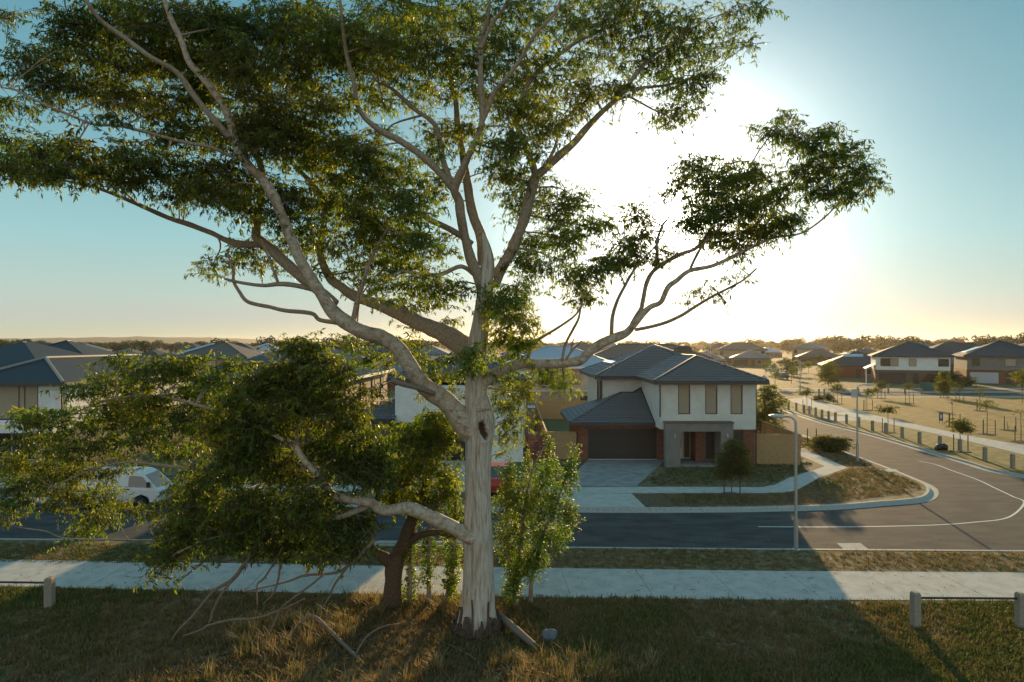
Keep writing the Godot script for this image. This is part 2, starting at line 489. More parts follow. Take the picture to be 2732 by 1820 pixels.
func make_ground() -> void:
	near_kerb = smooth2([Vector2(-260, -31.5), Vector2(-21, -27.9), Vector2(-8, -27.2), Vector2(2.5, -26.75), Vector2(19.8, -26.3), Vector2(60, -25.4), Vector2(260, -22)], 5)
	far_kerb = smooth2([Vector2(-260, -38), Vector2(-60, -35.6), Vector2(-18, -35.0), Vector2(-4, -33.7), Vector2(3.4, -33.1), Vector2(10, -33.1), Vector2(15.5, -33.6), q2(1000, 1530), q2(1250, 1510), q2(1370, 1482), q2(1405, 1430), q2(1370, 1385), q2(1250, 1330), q2(1000, 1230), q2(680, 1110), q2(500, 1030), q2(120, 900), Vector2(26.6, -85), Vector2(29, -130), Vector2(38, -200), Vector2(62, -330), Vector2(92, -480)], 6)
	park_kerb = smooth2([Vector2(260, -28.5), Vector2(60, -32.4), Vector2(44, -33.8), Vector2(36.5, -36.0), Vector2(32.6, -39.0), q2(2000, 1275), q2(1700, 1190), q2(1350, 1090), q2(900, 960), q2(500, 860), q2(220, 770), Vector2(34, -95), Vector2(36.0, -100.0), Vector2(41.0, -103.2), Vector2(60, -104.2), Vector2(260, -106)], 6)
	var back_kerb := smooth2([Vector2(260, -115), Vector2(60, -113), Vector2(42, -114), Vector2(38.0, -118), Vector2(37.5, -130), Vector2(46, -200), Vector2(70, -330), Vector2(100, -480)], 6)
	# asphalt under all of the streets
	var road := MB.new()
	road.quad(Vector3(-300, ROAD_Y, -15), Vector3(300, ROAD_Y, -15), Vector3(300, ROAD_Y, -760), Vector3(-300, ROAD_Y, -760))
	struct(road, "road", mats.asphalt)
	# the four blocks of land that the streets leave
	var a := PackedVector2Array([Vector2(-260, 60)])
	a.append_array(offset2(near_kerb, 0.08))
	a.append(Vector2(260, 60))
	sheet(a, 0.0, "ground", mats.near_ground, 0.3)
	var b := offset2(far_kerb, -0.08)
	b.append_array(PackedVector2Array([Vector2(92, -700), Vector2(-260, -700)]))
	sheet(b, 0.0, "ground", mats.ground, 0.3)
	var p := offset2(park_kerb, 0.08)
	sheet(p, 0.0, "park_ground", mats.dry_lawn, 0.3)
	var k := offset2(back_kerb, 0.08)
	k.append_array(PackedVector2Array([Vector2(100, -700), Vector2(260, -700)]))
	sheet(k, 0.0, "ground", mats.ground, 0.3)
	# open land to the horizon round those blocks
	var far := MB.new()
	for r in [[-6000, -260, 60, -6000], [260, 6000, 60, -6000], [-260, 260, -700, -6000], [-6000, 6000, 1500, 60]]:
		far.quad(Vector3(r[0], -0.004, r[2]), Vector3(r[1], -0.004, r[2]), Vector3(r[1], -0.004, r[3]), Vector3(r[0], -0.004, r[3]))
	struct(far, "field", mats.ground)
	kerb(near_kerb, -1.0)
	kerb(far_kerb, 1.0)
	kerb(park_kerb, -1.0)
	kerb(back_kerb, -1.0)
	# the wide shared path in front, slab by slab with open joints
	var lo := [Vector2(-60, -24.6), g2(0, 1564), g2(450, 1574), g2(900, 1583), g2(1300, 1591), g2(1700, 1597), g2(2100, 1600), g2(2732, 1603), Vector2(60, -20.3)]
	var hi := [Vector2(-60, -27.2), g2(0, 1493), g2(450, 1500), g2(900, 1508), g2(1300, 1514), g2(1700, 1519), g2(2100, 1524), g2(2732, 1528), Vector2(60, -23.2)]
	var path := Node3D.new()
	path.name = numbered("footpath")
	path.set_meta("kind", "structure")
	add_child(path)
	var xs := [-60.0]
	var x := -32.2
	while x < 34.0:
		xs.append(x)
		x += 2.62
	xs.append(60.0)
	var edge := func(line: Array, u: float) -> Vector2:
		for i in line.size() - 1:
			if u <= line[i + 1].x:
				return line[i].lerp(line[i + 1], (u - line[i].x) / (line[i + 1].x - line[i].x))
		return line[line.size() - 1]
	for i in xs.size() - 1:
		var s := MB.new()
		var skew := -0.12
		s.prism(PackedVector2Array([edge.call(lo, xs[i] + 0.008), edge.call(lo, xs[i + 1] - 0.008), edge.call(hi, xs[i + 1] - 0.008 + skew), edge.call(hi, xs[i] + 0.008 + skew)]), -0.05, 0.014 + rng.randf_range(-0.003, 0.003))
		part(s, "slab", mats.concrete, path)
	# far footpath: along the street, round the corner and up the side street
	sheet(PackedVector2Array([Vector2(-60, -40.2), g2(1560, 1300), g2(1697, 1299.5), g2(1850, 1299.5), q2(0, 1412), q2(110, 1392), q2(220, 1337), q2(525, 1238), q2(360, 1165), q2(205, 1105), Vector2(22.4, -66), Vector2(21.6, -90), Vector2(23.1, -90), Vector2(24.0, -66), q2(215, 1035), q2(400, 1108), q2(718, 1250), q2(480, 1332), q2(290, 1436), q2(200, 1455), q2(0, 1460), g2(1850, 1315.5), g2(1683, 1315.5), g2(1560, 1316), Vector2(-60, -38.8)]), 0.012, "footpath", mats.concrete, 0.05)
	# driveway with its crossover
	sheet(PackedVector2Array([g2(1569, 1226.5), g2(1776, 1226.5), g2(1697, 1298), g2(1560, 1298), g2(1500, 1298)]), 0.016, "driveway", mats.drive, 0.05)
	sheet(PackedVector2Array([g2(1480, 1317), g2(1684, 1317), g2(1722, 1353), g2(1440, 1353)]), 0.016, "crossover", mats.concrete, 0.05)
	# neighbour's driveway
	sheet(PackedVector2Array([Vector2(-5.4, -46.4), Vector2(-0.6, -46.4), Vector2(-0.8, -38.3), Vector2(-5.8, -38.3)]), 0.016, "driveway", mats.concrete, 0.05)
	# front garden, verge and corner
	sheet(PackedVector2Array([g2(1776, 1244), g2(2010, 1240), q2(200, 1112), q2(515, 1240), q2(215, 1332), q2(100, 1388), q2(0, 1407), g2(1850, 1297), g2(1702, 1297)]), 0.006, "garden_soil", mats.soil)
	sheet(PackedVector2Array([g2(1688, 1318), g2(1850, 1318), q2(0, 1463), q2(205, 1458), q2(295, 1440), q2(485, 1335), q2(722, 1251), q2(960, 1240), q2(1220, 1335), q2(1340, 1390), q2(1330, 1430), q2(1200, 1470), q2(900, 1500), g2(2200, 1345), g2(1730, 1351)]), 0.006, "verge", mats.mulch)
	sheet(PackedVector2Array([q2(225, 1030), q2(110, 915), q2(480, 1030), q2(660, 1110), q2(950, 1235), q2(730, 1245), q2(410, 1105)]), 0.007, "verge", mats.mulch)
	# side fence strip, back lawns
	sheet(PackedVector2Array([Vector2(2.4, -48), Vector2(6.4, -48), Vector2(6.4, -71.8), Vector2(2.4, -71.8)]), 0.006, "lawn", plain(0.06, 0.085, 0.025, 0.95))
	sheet(PackedVector2Array([Vector2(-4, -36.5), Vector2(2, -36.0), Vector2(2.6, -45.5), Vector2(-0.4, -45.8), Vector2(-0.6, -38)]), 0.005, "lawn", plain(0.07, 0.09, 0.03, 0.95))
	# park paths
	sheet(smooth2([q2(2195, 1140), q2(1700, 1020), q2(1150, 900), q2(870, 850), q2(700, 815), q2(460, 755), q2(230, 690), Vector2(38.6, -97), Vector2(43, -100.4), q2(340, 655), q2(780, 770), q2(1080, 840), q2(1700, 975), q2(2195, 1060), Vector2(40.8, -42), Vector2(38.0, -40.5)], 2), 0.012, "park_path", mats.concrete, 0.03)
	sheet(PackedVector2Array([q2(500, 822), q2(700, 818), q2(860, 852), q2(640, 860), q2(560, 848)]), 0.010, "park_path", mats.concrete, 0.03)
	sheet(PackedVector2Array([Vector2(43.2, -100.9), Vector2(43.2, -102.3), Vector2(260, -103.8), Vector2(260, -102.4)]), 0.012, "footpath", mats.concrete, 0.03)
	sheet(PackedVector2Array([Vector2(41, -119.5), Vector2(41, -121), Vector2(260, -122), Vector2(260, -120.5)]), 0.012, "footpath", mats.concrete, 0.03)
	# greener grass strip between the kerb and the park path
	sheet(PackedVector2Array([q2(230, 700), q2(460, 765), q2(690, 818), q2(490, 820), q2(400, 800), q2(225, 768)]), 0.006, "lawn", mats.lawn)
	sheet(PackedVector2Array([q2(880, 860), q2(1150, 908), q2(1700, 1028), q2(2195, 1148), q2(2195, 1262), q2(2000, 1235), q2(1500, 1090), q2(900, 930), q2(700, 870)]), 0.006, "lawn", mats.lawn)
	# road markings: the solid line that swings round the bend
	var line := smooth2([g2(2022, 1398), g2(2250, 1398.5), g2(2480, 1394), g2(2600, 1386), g2(2690, 1373), q2(2195, 1520), q2(2100, 1470), q2(1950, 1400), q2(1800, 1330), q2(1600, 1260), q2(1450, 1205), q2(1310, 1178)], 8)
	struct(strip(line, -0.05, 0.05, ROAD_Y + 0.005), "road_marking", mats.paint_line)
	# service pit lid in the road and the pale pram-ramp plate
	sheet(PackedVector2Array([g2(2231, 1441), g2(2295, 1441), g2(2316, 1457), g2(2250, 1457)]), ROAD_Y + 0.006, "pit_cover", mats.concrete)
	sheet(PackedVector2Array([q2(970, 1262), q2(1120, 1262), q2(1150, 1283), q2(1020, 1285)]), 0.02, "pit_cover", mats.concrete)
	var hills := MB.new()
	for band in [[3600.0, 26.0, 5.0, 3.0, -7500.0, -1000.0], [5200.0, 62.0, 16.0, 9.0, -9500.0, 200.0]]:
		var pts := []
		var xx: float = band[4]
		while xx <= band[5]:
			var t: float = (xx - band[4]) / (band[5] - band[4])
			var hh: float = (band[1] + wob.get_noise_2d(xx * 0.06, band[0]) * band[2] * 2.0 + wob.get_noise_2d(xx * 0.3, band[0]) * band[3]) * smoothstep(0.0, 0.12, t) * smoothstep(1.0, 0.6, t)
			pts.append([xx, maxf(0.3, hh)])
			xx += 60.0
		for i in pts.size() - 1:
			var z0: float = -band[0]
			var z1: float = -band[0] - 500.0
			var A := Vector3(pts[i][0], -0.5, z0)
			var B := Vector3(pts[i + 1][0], -0.5, z0)
			hills.quad(A, B, Vector3(B.x, pts[i + 1][1], z1), Vector3(A.x, pts[i][1], z1))
			hills.quad(Vector3(A.x, pts[i][1], z1), Vector3(B.x, pts[i + 1][1], z1), Vector3(B.x, -0.5, z1 - 500.0), Vector3(A.x, -0.5, z1 - 500.0))
	struct(hills, "hills", mats.hill)

# ---------------------------------------------------------------- building kit
const ORD := ["first", "second", "third", "fourth", "fifth", "sixth", "seventh", "eighth", "ninth", "tenth", "eleventh", "twelfth", "thirteenth", "fourteenth", "fifteenth", "sixteenth", "seventeenth", "eighteenth", "nineteenth", "twentieth"]
func V(x: float, y: float, z: float) -> Vector3:
	return Vector3(x, y, z)
# a wall in local x (along) / y (up), outward +z, with real openings [x0, y0, x1, y1]
func wall(mb: MB, t: Transform3D, w: float, h: float, thick: float, holes: Array) -> void:
	var xs := [0.0, w]
	var ys := [0.0, h]
	for o in holes:
		xs.append_array([o[0], o[2]])
		ys.append_array([o[1], o[3]])
	xs.sort()
	ys.sort()
	for i in xs.size() - 1:
		for j in ys.size() - 1:
			if xs[i + 1] - xs[i] < 0.001 or ys[j + 1] - ys[j] < 0.001:
				continue
			var cx: float = (xs[i] + xs[i + 1]) / 2
			var cy: float = (ys[j] + ys[j + 1]) / 2
			var open := false
			for o in holes:
				if cx > o[0] and cx < o[2] and cy > o[1] and cy < o[3]:
					open = true
			if not open:
				mb.obox(t, Vector3(xs[i], ys[j], -thick), Vector3(xs[i + 1], ys[j + 1], 0))
func facing(x: float, y: float, z: float, turn := 0.0) -> Transform3D:
	return Transform3D(Basis(Vector3.UP, turn), Vector3(x, y, z))
# window set back in its opening: frame > pane; panes divided by mullions at the shares given
func window(parent: Node, t: Transform3D, o: Array, fm: Material, pm: Material, deep := 0.07, mull := [], bar := 0.05) -> void:
	var f := MB.new()
	var w: float = o[2] - o[0]
	f.obox(t, Vector3(o[0], o[1], -deep), Vector3(o[0] + bar, o[3], -deep + 0.06))
	f.obox(t, Vector3(o[2] - bar, o[1], -deep), Vector3(o[2], o[3], -deep + 0.06))
	f.obox(t, Vector3(o[0] + bar, o[1], -deep), Vector3(o[2] - bar, o[1] + bar, -deep + 0.06))
	f.obox(t, Vector3(o[0] + bar, o[3] - bar, -deep), Vector3(o[2] - bar, o[3], -deep + 0.06))
	var cuts := [o[0] + bar]
	for s in mull:
		f.obox(t, Vector3(o[0] + w * s - 0.02, o[1] + bar, -deep), Vector3(o[0] + w * s + 0.02, o[3] - bar, -deep + 0.055))
		cuts.append_array([o[0] + w * s - 0.02, o[0] + w * s + 0.02])
	cuts.append(o[2] - bar)
	var win := part(f, "window", fm, parent)
	for i in range(0, cuts.size(), 2):
		var g := MB.new()
		g.obox(t, Vector3(cuts[i], o[1] + bar, -deep), Vector3(cuts[i + 1], o[3] - bar, -deep + 0.02))
		part(g, "pane", pm, win)
func hip(x0: float, x1: float, zf: float, zb: float, e: float, pitch := 0.414) -> Array:
	var w := x1 - x0
	var d := zf - zb
	var A: Vector3
	var B: Vector3
	if w >= d:
		A = V(x0 + d / 2, e + d / 2 * pitch, (zf + zb) / 2)
		B = V(x1 - d / 2, e + d / 2 * pitch, (zf + zb) / 2)
		return [[V(x0, e, zf), V(x1, e, zf), B, A], [V(x1, e, zf), V(x1, e, zb), B], [V(x1, e, zb), V(x0, e, zb), A, B], [V(x0, e, zb), V(x0, e, zf), A]]
	A = V((x0 + x1) / 2, e + w / 2 * pitch, zf - w / 2)
	B = V((x0 + x1) / 2, e + w / 2 * pitch, zb + w / 2)
	return [[V(x0, e, zf), V(x1, e, zf), A], [V(x1, e, zf), V(x1, e, zb), B, A], [V(x1, e, zb), V(x0, e, zb), B], [V(x0, e, zb), V(x0, e, zf), A, B]]
func face(mb: MB, p: Array, lift := 0.0) -> void:
	var up := Vector3(0, lift, 0)
	for i in range(1, p.size() - 1):
		mb.tri(p[0] + up, p[i] + up, p[i + 1] + up)
func rib(mb: MB, a: Vector3, b: Vector3, r := 0.1, lift := 0.05) -> void:
	mb.tube([a + Vector3(0, lift, 0), b + Vector3(0, lift, 0)], [r, r], 6)
# fascia board and gutter round an eave rectangle
func eaves(mb: MB, x0: float, x1: float, zf: float, zb: float, e: float, deep := 0.2) -> void:
	mb.box(V(x0, e - deep, zf - 0.04), V(x1, e + 0.01, zf + 0.06))
	mb.box(V(x0, e - deep, zb - 0.06), V(x1, e + 0.01, zb + 0.04))
	mb.box(V(x0 - 0.06, e - deep, zb), V(x0 + 0.04, e + 0.008, zf))
	mb.box(V(x1 - 0.04, e - deep, zb), V(x1 + 0.06, e + 0.008, zf))

var tile_mesh: ArrayMesh
func make_tile() -> void:
	var m := MB.new()
	var n := 8
	var p := []
	for i in n + 1:
		var u := float(i) / n
		p.append([-0.15 + 0.3 * u, 0.042 * absf(sin(u * TAU))])
	for i in n:
		var a := V(p[i][0], p[i][1] + 0.08, 0.0)
		var b := V(p[i + 1][0], p[i + 1][1] + 0.08, 0.0)
		var c := V(p[i + 1][0], p[i + 1][1] + 0.012, -0.4)
		var d := V(p[i][0], p[i][1] + 0.012, -0.4)
		m.quad(a, b, c, d)
		m.quad(V(a.x, a.y - 0.068, 0.0), V(b.x, b.y - 0.068, 0.0), b, a)
	tile_mesh = m.mesh(mats.roof_tile)
# lays tiles over a roof face whose first edge is the eave; returns their places
func tile_face(p: Array) -> Array:
	var u: Vector3 = (p[1] - p[0]).normalized()
	var nrm: Vector3 = (p[1] - p[0]).cross(p[2] - p[0]).normalized()
	var up := nrm.cross(u)
	var poly := PackedVector2Array()
	var lo := Vector2(1e9, 0)
	var hi := Vector2(-1e9, 0)
	for q in p:
		var s := Vector2((q - p[0]).dot(u), (q - p[0]).dot(up))
		poly.append(s)
		lo.x = minf(lo.x, s.x)
		hi = Vector2(maxf(hi.x, s.x), maxf(hi.y, s.y))
	var out := []
	var r := -0.03
	var row := 0
	while r < hi.y:
		var c := lo.x + 0.15
		while c < hi.x:
			if Geometry2D.is_point_in_polygon(Vector2(c, r + 0.19), poly):
				out.append(Transform3D(Basis(u, nrm, -up), p[0] + u * c + up * r + nrm * rng.randf_range(-0.004, 0.004)))
			c += 0.3
		r += 0.325
		row += 1
	return out
func tile_roof(roof: Node, faces: Array, budget: int) -> int:
	var rest := []
	for f in faces:
		for t in tile_face(f):
			if budget > 0:
				shared(tile_mesh, "roof_tile", roof, t)
				budget -= 1
			else:
				rest.append(t)
	if rest.size():
		multi(tile_mesh, rest, [], "roof_tiling", roof)
	return budget
func brickwork(mb: MB, t: Transform3D, w: float, h: float, holes: Array, hue := Vector3(0.22, 0.085, 0.052)) -> void:
	var y := 0.0
	var row := 0
	while y + 0.06 < h:
		var x := -0.125 if row % 2 else 0.0
		while x < w:
			var a := maxf(x, 0.0)
			var b := minf(x + 0.24, w)
			var top := minf(y + 0.076, h)
			var ok := b - a > 0.03
			for o in holes:
				if y + 0.04 > o[1] and y + 0.04 < o[3]:
					if a >= o[0] - 0.01 and b <= o[2] + 0.01: ok = false
					elif a < o[2] and b > o[2]: a = o[2]
					elif b > o[0] and a < o[0]: b = o[0]
			if ok and b - a > 0.02:
				var k := rng.randf_range(0.72, 1.22)
				mb.col = Color(hue.x * k, hue.y * k * rng.randf_range(0.92, 1.1), hue.z * k)
				var lo := Vector3(a, y, -0.02)
				var hi := Vector3(b, top, 0.006)
				var p := []
				for i in 8:
					p.append(t * Vector3(hi.x if i & 1 else lo.x, hi.y if i & 2 else lo.y, hi.z if i & 4 else lo.z))
				mb.quad(p[4], p[5], p[7], p[6])
				mb.quad(p[6], p[7], p[3], p[2])
				mb.quad(p[5], p[1], p[3], p[7])
				mb.quad(p[0], p[4], p[6], p[2])
				mb.quad(p[0], p[1], p[5], p[4])
			x += 0.25
		y += 0.086
		row += 1
	mb.col = Color.WHITE
func garage_door(parent: Node, t: Transform3D, w: float, h: float, m: Material) -> void:
	var door := part(MB.new(), "garage_door", m, parent)
	var back := MB.new()
	back.obox(t, Vector3(0, 0.02, -0.08), Vector3(w, h, -0.05))
	door.mesh = back.mesh(m)
	for i in 5:
		var p := MB.new()
		var y0 := 0.03 + (h - 0.03) * i / 5.0
		var y1 := 0.03 + (h - 0.03) * (i + 1) / 5.0 - 0.012
		p.obox(t, Vector3(0.01, y0, -0.05), Vector3(w - 0.01, y1, -0.02))
		part(p, "panel", m, door)
func downpipe(parent: Node, x: float, z: float, y0: float, y1: float) -> void:
	var p := MB.new()
	p.tube([V(x, y0, z), V(x, y1, z)], [0.05, 0.05], 8)
	part(p, "downpipe", mats.pipe, parent)

# ---------------------------------------------------------------- the two-storey house on the corner
func make_corner_house() -> void:
	var h := thing("two_storey_house", "two-storey corner house with dark tiled hip roofs, pale upper wall, brick garage and grey portico", "house")
	var e := 5.55
	var faces := []
	var A := V(12.93, 7.07, -47.67)
	var R := V(12.93, 7.07, -54.07)
	var P := V(11.7, 7.83, -56.05)
	faces.append([V(9.25, e, -44.0), V(16.6, e, -44.0), A])
	var g_front := [V(3.93, 2.6, -46.2), V(9.76, 2.6, -46.2), V(9.76, 4.63, -51.1), V(9.0, 4.31, -50.32), V(8.05, 4.31, -50.32)]
	faces.append(g_front)
	faces.append([V(9.25, e, -50.4), V(9.25, e, -44.0), A, R])
	faces.append([V(6.2, e, -50.4), V(9.25, e, -50.4), R, P])
	faces.append([V(6.2, e, -61.7), V(6.2, e, -50.4), P])
	faces.append([V(3.93, 2.6, -54.4), V(3.93, 2.6, -46.2), V(8.05, 4.31, -50.32)])
	faces.append([V(16.6, e, -44.0), V(16.6, e, -50.4), R, A])
	faces.append([V(16.6, e, -50.4), V(17.2, e, -50.4), P, R])
	faces.append([V(17.2, e, -50.4), V(17.2, e, -61.7), P])
	faces.append([V(17.2, e, -61.7), V(6.2, e, -61.7), P])
	var under := MB.new()
	for f in faces:
		face(under, f, -0.012)
	var roof := part(under, "roof", mats.roof_dark, h)
	tile_roof(roof, faces, 300)
	var caps := MB.new()
	for s in [[V(9.25, e, -44.0), A], [V(16.6, e, -44.0), A], [A, R], [V(6.2, e, -50.4), P], [V(17.2, e, -50.4), P], [V(6.2, e, -61.7), P], [R, P], [V(3.93, 2.6, -46.2), V(8.05, 4.31, -50.32)], [V(8.05, 4.31, -50.32), V(9.0, 4.31, -50.32)], [V(9.0, 4.31, -50.32), V(9.74, 4.63, -51.1)]]:
		rib(caps, s[0], s[1])
	part(caps, "ridge_capping", mats.ridge, roof)
	var fas := MB.new()
	fas.box(V(9.2, e - 0.2, -44.05), V(16.66, e + 0.02, -43.93))
	fas.box(V(9.19, e - 0.2, -50.4), V(9.29, e + 0.018, -44.05))
	fas.box(V(16.56, e - 0.2, -50.4), V(16.67, e + 0.018, -44.05))
	fas.box(V(6.14, e - 0.2, -50.45), V(9.19, e + 0.02, -50.33))
	fas.box(V(6.14, e - 0.2, -61.7), V(6.25, e + 0.018, -50.45))
	fas.box(V(17.15, e - 0.2, -61.7), V(17.26, e + 0.018, -50.45))
	fas.box(V(3.87, 2.4, -46.25), V(9.74, 2.62, -46.13))
	fas.box(V(3.87, 2.4, -54.4), V(3.98, 2.618, -46.25))
	part(fas, "gutter", mats.fascia, h)
	var sof := MB.new()
	sof.box(V(9.3, e - 0.22, -50.3), V(16.55, e - 0.17, -44.06))
	sof.box(V(6.26, e - 0.22, -61.6), V(17.14, e - 0.171, -50.46))
	sof.box(V(3.99, 2.38, -54), V(9.74, 2.43, -46.26))
	part(sof, "soffit", mats.render_beige, h)
	# upper front wall with its three tall windows
	var up := MB.new()
	var T := facing(9.75, 2.37, -44.6)
	var holes := [[1.15, 1.0, 1.95, 2.98], [2.93, 1.0, 3.73, 2.98], [4.59, 1.0, 5.39, 2.98]]
	wall(up, T, 6.25, 3.0, 0.25, holes)
	up.box(V(9.75, 2.37, -51), V(10.0, 5.37, -44.851))
	up.box(V(15.75, 2.37, -51), V(16.0, 5.37, -44.851))
	up.box(V(10.001, 2.37, -51), V(15.749, 2.55, -44.851))
	part(up, "upper_wall", mats.render_pale, h)
	for o in holes:
		window(h, T, o, mats.frame_dark, mats.blind, 0.09, [], 0.06)
	var body := MB.new()
	body.box(V(6.8, 0, -61.1), V(16.6, 5.37, -51.0))
	part(body, "rear_wall", mats.render_pale, h)
	for z in [-52.2, -53.6]:
		window(h, facing(6.8, 0, z, -PI / 2), [0.0, 3.6, 0.45, 5.2], mats.frame_dark, mats.pane, -0.03)
	# ground floor: brick pier and window at the right, porch recess behind the portico
	var low := MB.new()
	low.box(V(13.55, 0, -51), V(14.5, 2.36, -44.8))
	low.box(V(15.25, 0, -51), V(15.95, 2.36, -44.8))
	low.box(V(14.501, 0, -51), V(15.249, 0.75, -44.8))
	low.box(V(14.501, 0.751, -51), V(15.249, 2.36, -45.2))
	low.box(V(10.6, 0, -51), V(13.549, 2.36, -46.6))
	low.box(V(12.25, 0, -46.599), V(12.9, 2.36, -45.35))
	low.box(V(10.6, 0, -46.599), V(10.85, 2.36, -44.8))
	part(low, "lower_wall", mats.mortar, h)
	var br := MB.new()
	brickwork(br, facing(15.25, 0, -44.795), 0.7, 2.36, [])
	brickwork(br, facing(14.5, 0, -44.795), 0.75, 0.75, [])
	brickwork(br, facing(15.955, 0, -44.8, PI / 2), 2.0, 2.36, [])
	brickwork(br, facing(12.25, 0, -45.345), 0.65, 2.3, [])
	brickwork(br, facing(12.246, 0, -46.6, -PI / 2), 1.25, 2.3, [])
	# garage front
	var gt := facing(4.55, 0, -46.8)
	var ghole := [[0.69, 0.0, 5.43, 2.14]]
	var gar := MB.new()
	wall(gar, gt, 6.05, 2.44, 0.2, ghole)
	gar.box(V(4.55, 0, -54), V(4.75, 2.38, -47.001))
	gar.box(V(4.751, 0, -54), V(9.7, 2.38, -53.8))
	part(gar, "garage_wall", mats.mortar, h)
	brickwork(br, facing(4.55, 0, -46.796), 6.05, 2.42, ghole)
	brickwork(br, facing(4.546, 0, -54, -PI / 2), 7.2, 2.4, [])
	part(br, "brickwork", mats.brick, h, "stuff")
	garage_door(h, facing(5.24, 0.02, -46.82), 4.74, 2.12, mats.garage)
	var seal := MB.new()
	seal.box(V(5.24, 0.012, -46.86), V(9.98, 0.045, -46.81))
	part(seal, "door_seal", mats.frame_white, h)
	window(h, facing(14.5, 0.0, -44.8), [0.01, 0.75, 0.74, 2.35], mats.frame_dark, mats.pane, 0.12)
	# front door and window in the porch
	var door := MB.new()
	door.box(V(10.9, 0.14, -46.598), V(11.66, 2.25, -46.55))
	var dd := part(door, "front_door", mats.frame_white, h)
	var hd := MB.new()
	hd.tube([V(11.55, 0.9, -46.5), V(11.55, 1.5, -46.5)], [0.02, 0.02], 6)
	part(hd, "handle", mats.black, dd)
	window(h, facing(11.7, 0.14, -46.55), [0.0, 0.0, 0.5, 2.15], mats.frame_white, mats.pane, 0.03)
	window(h, facing(12.9, 0.14, -45.5), [0.0, 0.15, 0.62, 2.15], mats.frame_dark, mats.pane, 0.03)
	var bay := MB.new()
	bay.box(V(12.9, 0.14, -46.59), V(13.54, 2.36, -45.58))
	part(bay, "porch_wall", mats.render_grey, h)
	var por := MB.new()
	por.box(V(9.95, 0, -44.58), V(10.87, 2.85, -43.9))
	por.box(V(13.5, 0, -44.58), V(14.3, 2.85, -43.9))
	por.box(V(10.871, 2.32, -44.58), V(13.499, 2.85, -43.9))
	var pp := part(por, "portico", mats.render_grey, h)
	var cap := MB.new()
	cap.box(V(9.9, 2.851, -44.597), V(14.35, 2.93, -43.84))
	part(cap, "coping", mats.cooler, pp)
	for x in [10.5, 13.9]:
		var wl := MB.new()
		wl.box(V(x - 0.05, 1.95, -43.9), V(x + 0.05, 2.2, -43.8))
		part(wl, "wall_light", mats.steel, pp)
	var fl := MB.new()
	fl.box(V(10.871, 0, -46.548), V(13.499, 0.12, -43.95))
	part(fl, "porch_floor", mats.drive, h)
	downpipe(h, 9.7, -44.52, 3.2, 5.4)
	downpipe(h, 6.72, -50.94, 0.0, 5.4)
	downpipe(h, 16.05, -44.7, 0.0, 5.35)
	var sp := MB.new()
	var fn := V(-0.382, 0.924, 0)
	var su := V(0, 0, 1)
	var sv := fn.cross(su)
	sp.obox(Transform3D(Basis(su, fn, su.cross(fn)), V(8.1, 6.42, -56.6)), Vector3(-2.6, 0.03, -0.2), Vector3(2.6, 0.12, 0.2))
	part(sp, "solar_panel", mats.solar, h)
	var ac := MB.new()
	ac.box(V(13.35, 7.0, -56.0), V(14.5, 7.75, -54.9))
	ac.lathe([[0.8, 0.0], [0.35, 0.13], [0.01, 0.14]], V(13.925, 7.751, -55.45), 4)
	part(ac, "roof_cooler", mats.cooler, h)
	var vp := MB.new()
	vp.tube([V(12.1, 7.4, -55.6), V(12.1, 8.3, -55.6)], [0.04, 0.04], 6)
	part(vp, "vent_pipe", mats.pipe, h)

